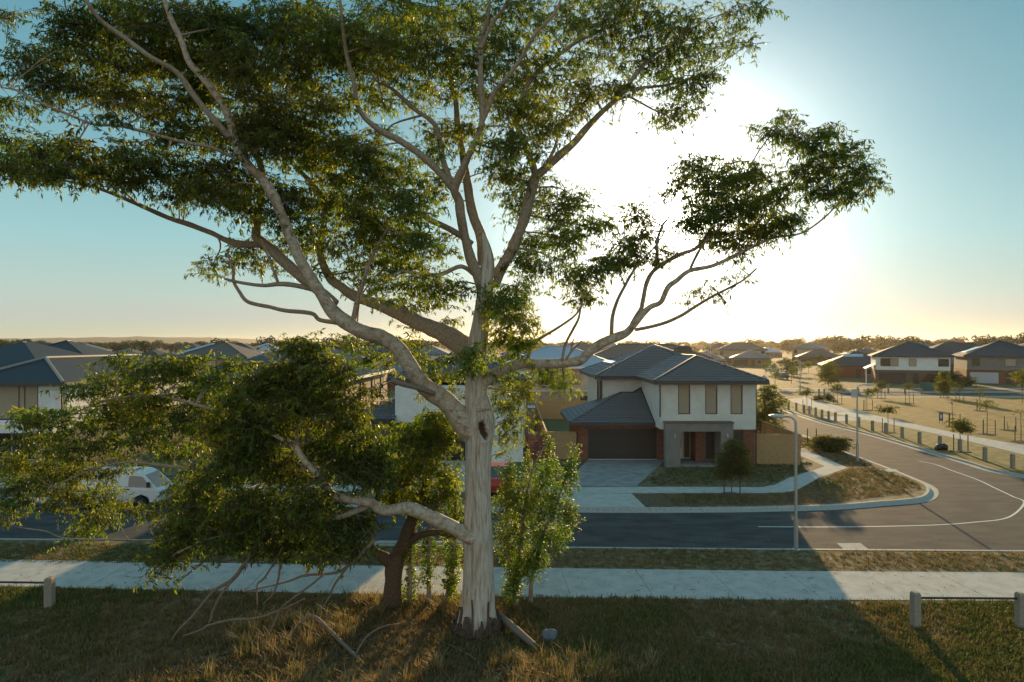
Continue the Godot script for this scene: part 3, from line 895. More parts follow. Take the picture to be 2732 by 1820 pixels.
# ---------------------------------------------------------------- neighbours on the same street
func make_neighbours() -> void:
	var h := thing("white_house", "white rendered two-storey house partly hidden behind the big gum trunk", "house")
	var w := MB.new()
	w.box(V(-8.0, 2.6, -52), V(-1.4, 5.1, -46.5))
	part(w, "upper_wall", mats.render_white, h)
	var u2 := MB.new()
	u2.box(V(-7.9, 0, -60), V(1.0, 5.4, -52.01))
	u2.box(V(-1.39, 2.3, -52.0), V(1.0, 5.4, -48.0))
	part(u2, "rear_wall", mats.render_pale, h)
	var lo := MB.new()
	lo.box(V(-8.0, 0, -52), V(-5.2, 2.59, -46.9))
	lo.box(V(-10.5, 0, -52), V(-8.01, 2.7, -46.8))
	part(lo, "lower_wall", mats.brick_brown, h)
	var pr := MB.new()
	pr.box(V(-1.39, 0, -47.9), V(0.75, 3.73, -46.0))
	pr.box(V(-0.6, 0, -52), V(0.7, 2.29, -47.91))
	part(pr, "portico", mats.render_white, h)
	garage_door(h, facing(-5.2, 0.02, -47.1), 4.0, 2.4, mats.garage)
	for x in [0.1]:
		var wl := MB.new()
		wl.box(V(x - 0.06, 1.85, -46.0), V(x + 0.06, 2.1, -45.9))
		part(wl, "wall_light", mats.black, h)
	window(h, facing(1.0, 0, -49, PI / 2), [0.5, 3.0, 1.1, 5.0], mats.frame_dark, mats.pane, -0.03)
	var faces := hip(-8.7, 1.35, -47.3, -61.0, 5.5)
	var low_roof := [V(-11.2, 2.85, -46.1), V(-8.005, 2.85, -46.1), V(-8.005, 4.3, -49.6), V(-9.45, 3.58, -47.86)]
	faces.append(low_roof)
	faces.append([V(-11.2, 2.85, -52), V(-11.2, 2.85, -46.1), V(-9.45, 3.58, -47.86), V(-8.005, 4.18, -50.6)])
	var rf := MB.new()
	for f in faces:
		face(rf, f, -0.012)
	var roof := part(rf, "roof", mats.roof_dark, h)
	tile_roof(roof, [faces[4], faces[0], faces[1], faces[3]], 120)
	var caps := MB.new()
	rib(caps, faces[0][0], faces[0][2])
	rib(caps, faces[0][1], faces[0][2])
	rib(caps, faces[1][3] if faces[1].size() > 3 else faces[1][2], faces[1][2])
	rib(caps, V(-11.2, 2.85, -46.1), V(-9.45, 3.58, -47.86))
	part(caps, "ridge_capping", mats.ridge, roof)
	var gu := MB.new()
	eaves(gu, -8.7, 1.35, -47.3, -61.0, 5.5)
	gu.box(V(-11.25, 2.65, -46.15), V(-8.01, 2.86, -46.03))
	part(gu, "gutter", mats.fascia, h)
	downpipe(h, 1.1, -48.2, 0, 5.4)

	# beige house whose sunlit side wall shows between the leaves
	h = thing("beige_house", "beige rendered house with brick base and sunlit side wall behind the lower foliage", "house")
	w = MB.new()
	w.box(V(-23, 2.7, -67), V(-12.3, 5.4, -49.5))
	part(w, "upper_wall", mats.render_tan, h)
	w = MB.new()
	w.box(V(-23.0, 0, -67), V(-12.25, 2.62, -48.5))
	part(w, "lower_wall", mats.brick_wall, h)
	w = MB.new()
	w.box(V(-23.02, 2.621, -67.02), V(-12.22, 2.699, -48.48))
	part(w, "band", mats.render_white, h)
	for z in [-55.0, -59.5, -63.5]:
		window(h, facing(-12.3, 0, z, PI / 2), [0, 3.4, 1.0, 4.9], mats.frame_dark, mats.curtain, -0.03)
	window(h, facing(-21.5, 0, -49.5), [0, 3.4, 2.2, 4.9], mats.frame_dark, mats.pane, -0.03, [0.5])
	garage_door(h, facing(-18.5, 0.02, -48.46), 4.7, 2.2, mats.garage)
	faces = hip(-23.6, -11.7, -48.9, -67.6, 5.5)
	rf = MB.new()
	for f in faces:
		face(rf, f)
	roof = part(rf, "roof", mats.roof_grey, h)
	tile_roof(roof, [faces[1], faces[0]], 40)
	gu = MB.new()
	eaves(gu, -23.6, -11.7, -48.9, -67.6, 5.5)
	part(gu, "gutter", mats.frame_white, h)

	# dark-roofed house at the left edge
	h = thing("dark_roofed_house", "white two-storey house with dark blue metal hip roof and wide brown windows at left edge", "house")
	w = MB.new()
	wall(w, facing(-35.6, 2.7, -43.9), 6.4, 2.75, 0.25, [[0.3, 0.35, 5.0, 2.65]])
	w.box(V(-44, 2.7, -62), V(-29.2, 5.45, -47))
	w.box(V(-35.6, 2.7, -46.99), V(-29.2, 5.45, -44.6))
	part(w, "upper_wall", mats.render_white, h)
	window(h, facing(-35.6, 2.7, -43.9), [0.3, 0.35, 5.0, 2.65], mats.frame_dark, mats.blind, 0.12, [0.12, 0.22, 0.72, 0.8], 0.1)
	w = MB.new()
	w.box(V(-36.2, 2.35, -45), V(-29.0, 2.68, -42.9))
	part(w, "balcony_edge", mats.render_white, h)
	w = MB.new()
	w.box(V(-35.4, 0, -62), V(-29.3, 2.34, -45))
	w.box(V(-30.2, 0, -43.6), V(-29.7, 2.34, -43.1))
	part(w, "lower_wall", mats.render_grey, h)
	window(h, facing(-34.8, 0, -45), [0, 0.3, 3.5, 2.2], mats.frame_white, mats.pane, -0.03, [0.5])
	faces = hip(-35.8, -28.6, -43.3, -62.5, 5.5)
	rf = MB.new()
	for f in faces:
		face(rf, f)
	for f in hip(-46, -33, -48.5, -62.5, 5.5):
		face(rf, f, -0.05)
	roof = part(rf, "roof", mats.roof_dark, h)
	caps = MB.new()
	for f in [[faces[0][0], faces[0][2]], [faces[0][1], faces[0][2]], [faces[0][2], faces[2][2]]]:
		rib(caps, f[0], f[1], 0.11)
	part(caps, "ridge_capping", mats.ridge_pale, roof)
	gu = MB.new()
	eaves(gu, -35.8, -28.6, -43.3, -62.5, 5.5)
	part(gu, "gutter", mats.fascia, h)
	downpipe(h, -29.1, -43.9, 0, 5.4)

	# house with the pale blue roof behind the back fence
	h = thing("blue_roofed_house", "large beige house with pale blue metal roof behind the timber back fence", "house")
	w = MB.new()
	w.box(V(-0.8, 2.7, -86.4), V(11.7, 5.3, -76.6))
	part(w, "upper_wall", mats.render_beige, h)
	w = MB.new()
	w.box(V(-0.7, 0, -86.3), V(11.6, 2.62, -76.7))
	part(w, "lower_wall", mats.render_tan, h)
	w = MB.new()
	w.box(V(-0.82, 2.621, -86.42), V(11.72, 2.699, -76.58))
	part(w, "band", mats.render_white, h)
	for x in [0.6, 3.2, 6.4, 9.2]:
		window(h, facing(x, 0, -76.6), [0, 3.4, 1.3, 4.9], mats.frame_dark, mats.pane, -0.03)
	window(h, facing(7.6, 0, -76.7), [0, 0.9, 1.6, 2.2], mats.frame_white, mats.pane, -0.03)
	faces = hip(-1.4, 12.3, -76.0, -87.0, 5.4)
	rf = MB.new()
	for f in faces:
		face(rf, f)
	roof = part(rf, "roof", mats.roof_blue, h)
	caps = MB.new()
	for f in [[faces[0][0], faces[0][3]], [faces[0][1], faces[0][2]], [faces[0][2], faces[0][3]]]:
		rib(caps, f[0], f[1], 0.08)
	part(caps, "ridge_capping", mats.roof_blue, roof)
	gu = MB.new()
	eaves(gu, -1.4, 12.3, -76.0, -87.0, 5.4)
	part(gu, "gutter", mats.frame_white, h)
	for x in [11.75]:
		downpipe(h, x, -76.5, 0, 5.3)

# a plainer house for the streets behind; front towards local +z
func suburb_house(called: String, label: String, group: String, pos: Vector3, turn: float, w: float, d: float, storeys: int, roof_m: Material, wall_m: Material, low_m: Material, garage_m: Material, detail := 1) -> Node3D:
	var h := thing(called, label, "house", pos, turn, group)
	var top := 2.75 if storeys == 1 else 5.4
	var x0 := -w / 2
	var x1 := w / 2
	var lo := MB.new()
	lo.box(V(x0, 0, -d), V(x1, minf(top, 2.7), 0))
	part(lo, "wall" if storeys == 1 else "lower_wall", low_m, h)
	if storeys == 2:
		var up := MB.new()
		up.box(V(x0 + 0.05, 2.701, -d + 0.05), V(x1 - 0.05, top, 0.25))
		part(up, "upper_wall", wall_m, h)
	var rf := MB.new()
	var faces := hip(x0 - 0.6, x1 + 0.6, 0.75, -d - 0.6, top + 0.12)
	for f in faces:
		face(rf, f)
	var roof := part(rf, "roof", roof_m, h)
	if detail > 0:
		var caps := MB.new()
		var ridge := [faces[0][3], faces[0][2]] if faces[0].size() == 4 else [faces[0][2], faces[2][2]]
		rib(caps, faces[0][0], ridge[0])
		rib(caps, faces[0][1], ridge[1] if faces[0].size() == 4 else ridge[0])
		rib(caps, ridge[0], ridge[1])
		part(caps, "ridge_capping", mats.ridge_pale if roof_m == mats.roof_grey else mats.ridge, roof)
	var gu := MB.new()
	eaves(gu, x0 - 0.6, x1 + 0.6, 0.75, -d - 0.6, top + 0.12)
	part(gu, "gutter", mats.fascia, h)
	garage_door(h, facing(x0 + 0.6, 0.02, 0.06), 4.8, 2.2, garage_m) if detail > 0 else null
	var dr := MB.new()
	dr.box(V(x0 + 6.6, 0.05, 0), V(x0 + 7.6, 2.15, 0.05))
	part(dr, "front_door", mats.frame_dark, h)
	var n := 3 if storeys == 2 else 2
	for i in n:
		if storeys == 2:
			var xx := x0 + 0.9 + (w - 3.0) * i / (n - 1)
			window(h, facing(xx, 0, 0.25), [0, 3.5, 1.3 + 0.5 * ((i + int(w)) % 2), 5.0], mats.frame_dark, mats.blind if i % 2 else mats.pane, -0.03)
		else:
			window(h, facing(x0 + 8.4 + i * 2.4, 0, 0), [0, 0.8, 1.5, 2.2], mats.frame_white, mats.pane, -0.03)
	return h

func make_suburb() -> void:
	# the two big houses and the brick one beyond the park
	var h := suburb_house("park_house", "cream two-storey house with dark hip roof facing the park behind a yellow-green street tree", "houses beyond the park", V(79.8, 0, -135.5), -0.42, 13.0, 13.0, 2, mats.roof_dark, mats.render_white, mats.brick_brown, mats.garage)
	var m := MB.new()
	m.box(V(1.2, 6.6, -6.5), V(2.7, 8.0, -5.0))
	part(m, "roof_cooler", mats.bin_green, h)
	window(h, facing(-5.3, 0, 0.25), [0, 3.45, 2.9, 5.05], mats.frame_dark, mats.blind, -0.02, [0.33, 0.66])
	m = MB.new()
	face(m, [V(-8.4, 2.9, 0.9), V(-6.3, 3.9, 0.9), V(-6.3, 3.9, -7), V(-8.4, 2.9, -7)])
	m.box(V(-8.3, 0, 0.7), V(-8.1, 2.9, 0.9))
	part(m, "carport", mats.frame_white, h)
	h = suburb_house("park_house", "grey two-storey house with solar panels at the right edge beyond the park", "houses beyond the park", V(98.6, 0, -135.0), -0.42, 14.0, 14.0, 2, mats.roof_dark, mats.render_grey, mats.brick_wall, mats.garage_pale)
	for i in 3:
		m = MB.new()
		var fn := V(-0.382, 0.924, 0)
		m.obox(Transform3D(Basis(V(0, 0, 1), fn, V(0, 0, 1).cross(fn)), V(-5.9 + i * 0.9, 6.35 + i * 0.372, -6.5)), Vector3(-2.4, 0.02, -0.45), Vector3(2.4, 0.1, 0.45))
		part(m, "solar_panel", mats.solar, h)
	h = suburb_house("brick_house", "single-storey red brick house with long dark roof beside the vacant corner lot", "houses beyond the park", V(80.5, 0, -157.0), -0.36, 15.0, 16.0, 1, mats.roof_dark, mats.brick_wall, mats.brick_wall, mats.brick_wall)
	m = MB.new()
	var gn := V(0, 0.924, 0.382)
	m.obox(Transform3D(Basis(V(1, 0, 0), gn, V(1, 0, 0).cross(gn)), V(-1.0, 5.15, -4.6)), Vector3(-2.1, 0.02, -0.8), Vector3(2.1, 0.1, 0.8))
	part(m, "solar_panel", mats.solar, h)
	# along the side street, towards the sun
	var list := [
		["two-storey brown house with white panels standing above the far street", 92.0, -272.0, 18.5, 12.0, 2, "roof_brown", "render_tan", "brick_brown"],
		["single-storey house with pale grey hip roof beside the far street", 84.5, -240.0, 13.0, 12.0, 1, "roof_grey", "brick_brown", "brick_brown"],
		["grey gabled house just right of the roof cooler", 66.0, -232.0, 11.0, 14.0, 1, "roof_grey", "render_beige", "render_tan"],
		["brown-roofed two-storey house behind the blue roof", 24.0, -118.0, 20.0, 10.0, 2, "roof_brown", "render_tan", "brick_brown"],
		["low grey-roofed house behind the corner house", 21.0, -96.0, 12.0, 11.0, 1, "roof_grey", "render_beige", "brick_brown"],
		["two-storey house with dark roof right of the far street end", 122.0, -205.0, 15.0, 12.0, 2, "roof_dark", "render_grey", "brick_brown"],
		["second dark-roofed house right of the far street end", 143.0, -212.0, 15.0, 12.0, 2, "roof_dark", "render_beige", "brick_brown"],
		["brown-roofed house low on the skyline over the brick house", 118.0, -260.0, 15.0, 12.0, 1, "roof_brown", "render_tan", "brick_brown"],
		["dark-roofed house between the two big park houses", 96.5, -165.0, 12.0, 14.0, 1, "roof_dark", "render_beige", "brick_brown"],
		["small beige house with brown roof left of the far street", 46.0, -176.0, 11.0, 11.0, 1, "roof_brown", "render_beige", "render_beige"],
		["small grey-roofed house among the far street trees", 58.0, -205.0, 11.0, 11.0, 1, "roof_grey", "render_tan", "brick_brown"],
		["dark roof showing over the gap between the park houses", 117.0, -178.0, 15.0, 13.0, 2, "roof_dark", "render_grey", "brick_brown"]]
	for a in list:
		suburb_house("street_house", a[0], "houses of the streets behind", V(a[1], 0, a[2]), -0.3 if a[1] > 60.0 else -0.05, a[3], a[4], a[5], mats[a[6]], mats[a[7]], mats[a[8]], mats.garage)
	# rows of roofs behind the left-hand foliage
	var roofs := ["roof_dark", "roof_dark", "roof_grey", "roof_dark", "roof_brown", "roof_blue"]
	var names := {"roof_dark": "dark", "roof_grey": "grey", "roof_brown": "brown", "roof_blue": "pale blue"}
	var k := 0
	var rows := 0
	for row in [[88.0, -62.0, -14.0, 17.0], [120.0, -88.0, -8.0, 17.5], [156.0, -112.0, 8.0, 18.5], [200.0, -146.0, 30.0, 21.0], [260.0, -190.0, 50.0, 24.0], [340.0, -250.0, 60.0, 28.0]]:
		var x: float = row[1]
		while x <= row[2]:
			var rm: String = roofs[(k * 5 + 3) % roofs.size()]
			var st := 2 if (k * 7) % 5 < 2 else 1
			var place := "%s from left in %s row of roofs" % [ORD[int((x - row[1]) / row[3] + 0.5)], ORD[rows]]
			suburb_house("row_house", "distant %s %s-roofed house, %s" % ["two-storey" if st == 2 else "low", names[rm], place], "rows of distant houses", V(x + rng.randf_range(-2, 2), 0, -row[0] + rng.randf_range(-4, 4)), 0.0 if k % 3 else 0.1, rng.randf_range(11.5, 14.0), rng.randf_range(11, 15), st, mats[rm], mats[["render_beige", "render_pale", "render_tan"][k % 3]], mats[["brick_brown", "brick_wall", "render_beige"][k % 3]], mats.garage, 1 if row[0] < 130.0 else 0)
			x += row[3]
			k += 1
		rows += 1
	rows = 0
	for row in [[190.0, 170.0, 205.0, 19.0], [250.0, 150.0, 240.0, 22.0], [320.0, 115.0, 290.0, 26.0], [400.0, 60.0, 340.0, 30.0]]:
		var x: float = row[1]
		while x <= row[2]:
			var rm: String = roofs[(k * 5 + 3) % roofs.size()]
			suburb_house("row_house", "distant %s-roofed house beyond the park, %s from left in %s row" % [names[rm], ORD[int((x - row[1]) / row[3] + 0.5)], ORD[rows]], "rows of distant houses", V(x + rng.randf_range(-2, 2), 0, -row[0] + rng.randf_range(-4, 4)), rng.randf_range(-0.5, -0.2), rng.randf_range(12, 15), rng.randf_range(11, 15), 1 + k % 2, mats[rm], mats.render_tan, mats.brick_brown, mats.garage, 0)
			x += row[3]
			k += 1
		rows += 1

# ---------------------------------------------------------------- plants
func leaf(mb: MB, base: Vector3, dir: Vector3, side: Vector3, l: float, w: float, curl: float) -> void:
	var nrm := side.cross(dir).normalized()
	var a := base + dir * (l * 0.3) + nrm * (curl * l * 0.25)
	var b := base + dir * (l * 0.7) + nrm * (curl * l * 0.2)
	var t := base + dir * l - nrm * (curl * l * 0.1)
	var s := side * (w * 0.5)
	mb.tri(base, a + s, a - s)
	mb.quad(a - s, a + s, b + s * 0.75, b - s * 0.75)
	mb.tri(b - s * 0.75, b + s * 0.75, t)
# a hanging spray of narrow gum leaves on a thin twig
func gum_spray(sd: int, count: int, size: float, llen: float, lwid: float) -> ArrayMesh:
	var r := RandomNumberGenerator.new()
	r.seed = sd
	var lv := MB.new()
	var tw := MB.new()
	for k in 3:
		var a := TAU * (k + r.randf() * 0.6) / 3.0
		var out := V(cos(a), r.randf_range(-0.1, 0.5), sin(a)).normalized()
		var pts := []
		for i in 4:
			var u := i / 3.0
			pts.append(out * (size * u) + V(0, -0.35 * size * u * u, 0))
		tw.tube(pts, [0.006, 0.005, 0.004, 0.002], 3, false)
		for i in count / 3:
			var u := r.randf_range(0.15, 1.0)
			var p := out * (size * u) + V(0, -0.35 * size * u * u, 0)
			var d := (out * 0.2 + V(r.randf_range(-1, 1), r.randf_range(-2.4, 0.3), r.randf_range(-1, 1))).normalized()
			var s := d.cross(V(r.randf_range(-1, 1), r.randf_range(-0.4, 0.4), r.randf_range(-1, 1))).normalized()
			var g := r.randf_range(0.65, 1.3)
			lv.col = Color(g * r.randf_range(0.9, 1.25), g, g * r.randf_range(0.7, 1.0))
			leaf(lv, p, d, s, llen * r.randf_range(0.7, 1.25), lwid * r.randf_range(0.8, 1.2), r.randf_range(-0.6, 0.6))
	var me := lv.mesh(mats.leaf)
	return tw.mesh(mats.twig, me)
# an upright shoot of broad glossy leaves
func broad_spray(sd: int, count: int, size: float, llen: float) -> ArrayMesh:
	var r := RandomNumberGenerator.new()
	r.seed = sd
	var lv := MB.new()
	var tw := MB.new()
	tw.tube([V(0, -size * 0.5, 0), V(0.02, 0, 0.01), V(0, size * 0.5, 0)], [0.006, 0.005, 0.002], 3, false)
	for i in count:
		var y := r.randf_range(-0.5, 0.5) * size
		var a := r.randf() * TAU
		var o := V(cos(a), 0, sin(a))
		var p := V(0, y, 0) + o * r.randf_range(0.03, 0.3 * size * (0.75 - y / size))
		var d := (o + V(r.randf_range(-0.5, 0.5), r.randf_range(-0.9, 0.3), r.randf_range(-0.5, 0.5))).normalized()
		var s := d.cross(V(r.randf_range(-0.6, 0.6), 1, r.randf_range(-0.6, 0.6))).normalized()
		var g := r.randf_range(0.7, 1.3)
		lv.col = Color(g * r.randf_range(0.9, 1.15), g, g * 0.85)
		var l := llen * r.randf_range(0.7, 1.25)
		var n := s.cross(d)
		var m := p + d * l * 0.4
		lv.tri(p, m + s * l * 0.45, m + n * l * 0.08)
		lv.tri(p, m + n * l * 0.08, m - s * l * 0.45)
		lv.tri(m + s * l * 0.45, p + d * l, m + n * l * 0.08)
		lv.tri(m - s * l * 0.45, m + n * l * 0.08, p + d * l)
	var me := lv.mesh(mats.leaf_gloss)
	return tw.mesh(mats.twig, me)

func spline(p: Array, r: Array, sub: int) -> Array:
	var op := []
	var orr := []
	for i in p.size() - 1:
		var a: Vector3 = p[maxi(i - 1, 0)]
		var b: Vector3 = p[i]
		var c: Vector3 = p[i + 1]
		var d: Vector3 = p[mini(i + 2, p.size() - 1)]
		for k in sub:
			var t := float(k) / sub
			op.append(b.cubic_interpolate(c, a, d, t))
			orr.append(lerpf(r[i], r[i + 1], t))
	op.append(p[p.size() - 1])
	orr.append(r[r.size() - 1])
	return [op, orr]

class Bole:
	var node: Node3D
	var bones := []      # [point, radius]
	var twigs: MB = MB.new()
	var where := [[], [], []]
	var cols := [[], [], []]

# one limb from picture points [x, y, width] in the 2354-wide survey, its depth running from z0 to z1
func limb(t: Bole, pts: Array, z0: float, z1: float, m: Material, called := "limb", sides := 10, sub := 5) -> void:
	var p := []
	var r := []
	for i in pts.size():
		var z := lerpf(z0, z1, float(i) / (pts.size() - 1))
		z += wob.get_noise_2d(pts[i][0] * 0.9, pts[i][1] * 0.9) * 0.25
		p.append(atd(pts[i][0], pts[i][1], z))
		r.append(maxf(0.006, pts[i][2] * 0.5 * z / 1562.0))
	var s := spline(p, r, sub)
	for i in s[0].size():
		s[0][i] += V(wob.get_noise_3dv(s[0][i] * 60.0), wob.get_noise_3dv(s[0][i] * 60.0 + V(50, 0, 0)), wob.get_noise_3dv(s[0][i] * 60.0 + V(0, 90, 0))) * s[1][i] * 0.35
		s[1][i] *= 1.0 + 0.22 * wob.get_noise_3dv(s[0][i] * 90.0)
		t.bones.append([s[0][i], s[1][i]])
	var mb := MB.new()
	mb.tube(s[0], s[1], sides)
	part(mb, called, m, t.node)

func fork_twig(t: Bole, a: Vector3, b: Vector3, r0: float, r1: float, bend: float) -> void:
	var mid := (a + b) / 2 + V(rng.randf_range(-1, 1), rng.randf_range(-0.2, 1), rng.randf_range(-1, 1)) * bend * a.distance_to(b)
	var s := spline([a, mid, b], [r0, (r0 + r1) / 2, r1], 3)
	t.twigs.tube(s[0], s[1], 4 if r0 < 0.02 else 6, false)

# a clump of foliage: ellipse in the survey picture, hung on the nearest limb
func clump(t: Bole, x: float, y: float, rx: float, ry: float, zmid: float, spread: float, tone: float, dens: float, sscale := 1.0, zfix := 0.0) -> void:
	var z := zmid + rng.randf_range(-spread, spread)
	if zfix > 0.0:
		z = zfix
	var c := atd(x, y, z)
	var best := -1
	var bd := 1e9
	for i in t.bones.size():
		var b: Vector3 = t.bones[i][0]
		var d := b.distance_to(c) + (0.6 if b.y > c.y + 0.3 else 0.0)
		if d < bd:
			bd = d
			best = i
	var wx := rx * z / 1562.0
	var wy := ry * z / 1562.0
	var wz := (wx + wy) * 0.55
	if best >= 0:
		var bp: Vector3 = t.bones[best][0]
		if bd < 5.0:
			var r0: float = minf(t.bones[best][1] * 0.7, 0.012 + 0.012 * bd)
			fork_twig(t, bp, c, r0, 0.008, 0.14)
			for k in 5:
				var q := c + V(rng.randf_range(-wx, wx), rng.randf_range(-wy * 0.7, wy), rng.randf_range(-wz, wz)) * 0.8
				fork_twig(t, bp.lerp(c, rng.randf_range(0.55, 1.0)), q, 0.009, 0.003, 0.1)
	var n := int(dens * rx * ry / 84.0)
	var hue := rng.randf()
	for k in n:
		var d := V(rng.randfn(), rng.randfn(), rng.randfn()).normalized() * pow(rng.randf(), 0.5)
		var edge := 1.0 + 0.38 * wob.get_noise_3dv(d * 160.0 + c * 31.0)
		var p := c + V(d.x * wx, d.y * wy, d.z * wz) * edge
		var bas := Basis(Vector3.UP, rng.randf() * TAU) * Basis(Vector3.RIGHT, rng.randf_range(-0.8, 0.8))
		var v := rng.randi() % t.where.size()
		t.where[v].append(Transform3D(bas.scaled(Vector3.ONE * sscale * rng.randf_range(0.6, 1.35)), p))
		var g := tone * rng.randf_range(0.55, 1.5)
		var warm := clampf(hue * 0.6 + rng.randf() * 0.5, 0.0, 1.0)
		t.cols[v].append(Color(g * lerpf(0.075, 0.205, warm), g * lerpf(0.155, 0.225, warm), g * lerpf(0.042, 0.028, warm)))

func finish(t: Bole, sprays: Array, twig_m: Material) -> void:
	if t.twigs.v.size():
		part(t.twigs, "twigs", twig_m, t.node, "stuff")
	for i in sprays.size():
		if t.where[i].size():
			multi(sprays[i], t.where[i], t.cols[i], "crown", t.node)

var sprays := []
var broads := []

func make_gum() -> void:
	for i in 3:
		sprays.append(gum_spray(100 + i, 30, 0.5, 0.15, 0.032))
		broads.append(broad_spray(200 + i, 34, 0.55, 0.08))
	var t := Bole.new()
	t.node = thing("gum_tree", "huge pale-barked gum tree spreading its crown over the whole scene", "tree", V(0, 0, 0))
	make_trunk(t)
	var B: Material = mats.bark_limb
	# big left limb and its forks
	limb(t, [[1100, 1010, 56], [1072, 978, 60], [1027, 930, 50], [972, 886, 42], [945, 848, 37], [917, 804, 36], [876, 776, 37], [835, 763, 35], [794, 741, 34], [764, 717, 31], [740, 677, 28], [715, 635, 27], [690, 593, 26], [673, 556, 25], [661, 524, 24], [644, 487, 23], [626, 445, 22], [604, 413, 22], [569, 377, 20], [538, 327, 19], [527, 277, 17], [500, 223, 16], [462, 173, 15], [434, 142, 14], [415, 89, 13], [396, 50, 12], [377, 0, 11], [350, -70, 9]], 19.0, 16.6, mats.bark_pale, "limb", 16, 5)
	limb(t, [[538, 327, 15], [492, 277, 14], [442, 215, 13], [404, 165, 12], [346, 131, 11], [288, 88, 10], [231, 46, 9], [196, 0, 8], [150, -60, 6]], 17.3, 15.8, B)
	limb(t, [[560, 370, 10], [531, 358, 9], [481, 338, 8], [423, 327, 8], [340, 305, 7], [269, 288, 7], [215, 285, 6], [154, 262, 5], [96, 238, 5], [38, 208, 4], [0, 200, 3]], 17.4, 16.6, B)
	# second left limb, behind the first
	limb(t, [[1090, 815, 44], [1054, 791, 50], [1016, 769, 44], [972, 747, 38], [930, 727, 34], [890, 710, 30], [850, 692, 27], [812, 678, 25], [784, 660, 22], [760, 640, 20], [740, 600, 18], [735, 560, 17], [745, 510, 15], [742, 460, 13], [715, 420, 12], [680, 385, 10], [655, 350, 8]], 19.2, 20.8, B, "limb", 14)
	limb(t, [[770, 700, 22], [723, 662, 25], [690, 635, 25], [653, 600, 25], [629, 576, 24], [604, 556, 23], [589, 541, 21], [592, 499, 19], [599, 450, 18], [604, 400, 16], [590, 340, 13], [600, 260, 11], [620, 180, 9], [640, 80, 7]], 18.7, 19.6, B)
	limb(t, [[610, 562, 16], [554, 561, 15], [520, 552, 14], [485, 535, 13], [431, 514, 12], [385, 500, 11], [337, 479, 10], [289, 458, 9], [231, 435, 8], [190, 424, 6], [154, 416, 5], [110, 400, 3]], 19.2, 18.2, B)
	limb(t, [[779, 742, 11], [735, 736, 10], [715, 721, 10], [653, 714, 9], [619, 706, 9], [570, 694, 9], [550, 671, 8], [537, 647, 7], [535, 622, 6], [523, 585, 4]], 18.6, 18.2, B, "limb", 8)
	limb(t, [[745, 680, 13], [728, 669, 12], [678, 655, 11], [641, 652, 10], [604, 656, 9], [554, 650, 7], [515, 641, 5]], 18.3, 17.9, B, "limb", 8)
	limb(t, [[640, 652, 7], [625, 610, 6], [612, 580, 5], [600, 550, 3]], 18.1, 18.0, B, "limb", 6)
	limb(t, [[812, 735, 14], [820, 695, 12], [835, 650, 10], [850, 600, 9], [870, 560, 7], [895, 520, 5]], 18.7, 18.4, B, "limb", 8)
	limb(t, [[655, 350, 8], [700, 330, 6], [740, 300, 5]], 20.6, 20.9, B, "limb", 6)
	# crown stems
	limb(t, [[1112, 672, 30], [1098, 630, 26], [1080, 590, 23], [1070, 545, 22], [1060, 500, 21], [1054, 462, 21], [1044, 434, 20], [1066, 385, 17], [1090, 334, 16], [1106, 290, 15], [1109, 250, 14], [1105, 172, 14], [1105, 96, 13], [1120, 39, 10], [1126, -20, 9]], 18.9, 17.2, B, "limb", 14)
	limb(t, [[1105, 110, 9], [1130, 55, 9], [1160, 15, 8], [1180, -30, 6]], 17.4, 17.2, B, "limb", 8)
	limb(t, [[1052, 452, 18], [1017, 404, 17], [979, 365, 16], [925, 327, 15], [863, 292, 13], [825, 250, 12], [813, 192, 11], [798, 134, 10], [786, 58, 8], [780, -20, 6]], 18.3, 17.2, B)
	limb(t, [[1046, 440, 15], [1021, 377, 13], [1013, 338, 12], [998, 285, 11], [952, 250, 10], [901, 204, 8], [870, 190, 5]], 18.5, 19.4, B)
	limb(t, [[1107, 285, 11], [1121, 250, 11], [1139, 208, 11], [1165, 180, 10], [1197, 134, 9], [1228, 81, 8], [1274, 31, 7], [1292, -10, 5]], 17.8, 17.0, B)
	limb(t, [[1118, 605, 34], [1106, 545, 26], [1090, 505, 24], [1081, 470, 22], [1074, 420, 20], [1066, 360, 17], [1052, 300, 14], [1046, 230, 12], [1032, 150, 10], [1020, 60, 8], [1015, -20, 6]], 19.4, 20.6, B, "limb", 12)
	limb(t, [[1135, 655, 28], [1153, 620, 26], [1172, 584, 25], [1191, 540, 25], [1208, 494, 24], [1222, 440, 23], [1231, 404, 22], [1251, 389, 20], [1312, 334, 16], [1359, 281, 14], [1428, 215, 12], [1466, 165, 10], [1504, 127, 8], [1562, 89, 5]], 19.3, 20.2, B, "limb", 14)
	limb(t, [[1231, 400, 16], [1222, 370, 15], [1200, 320, 13], [1190, 270, 11], [1205, 210, 10], [1240, 160, 10], [1293, 119, 9], [1324, 96, 8], [1382, 69, 7], [1440, 45, 5]], 19.8, 20.8, B)
	limb(t, [[1420, 222, 8], [1440, 208, 8], [1480, 200, 7], [1524, 196, 6], [1570, 185, 5], [1609, 173, 3]], 20.0, 20.2, B, "limb", 8)
	limb(t, [[1405, 236, 7], [1440, 222, 6], [1466, 231, 5], [1500, 250, 4], [1530, 262, 2.5]], 20.0, 20.4, B, "limb", 8)
	limb(t, [[1250, 392, 9], [1275, 340, 7], [1290, 290, 6], [1330, 240, 5]], 20.0, 20.8, B, "limb", 8)
	limb(t, [[1100, 640, 12], [1060, 612, 10], [1010, 632, 9], [960, 628, 8], [920, 622, 6]], 18.9, 18.0, B, "limb", 8)
	limb(t, [[1085, 560, 13], [1040, 530, 14], [985, 505, 12], [940, 480, 9], [900, 450, 6]], 19.0, 19.8, B, "limb", 8)
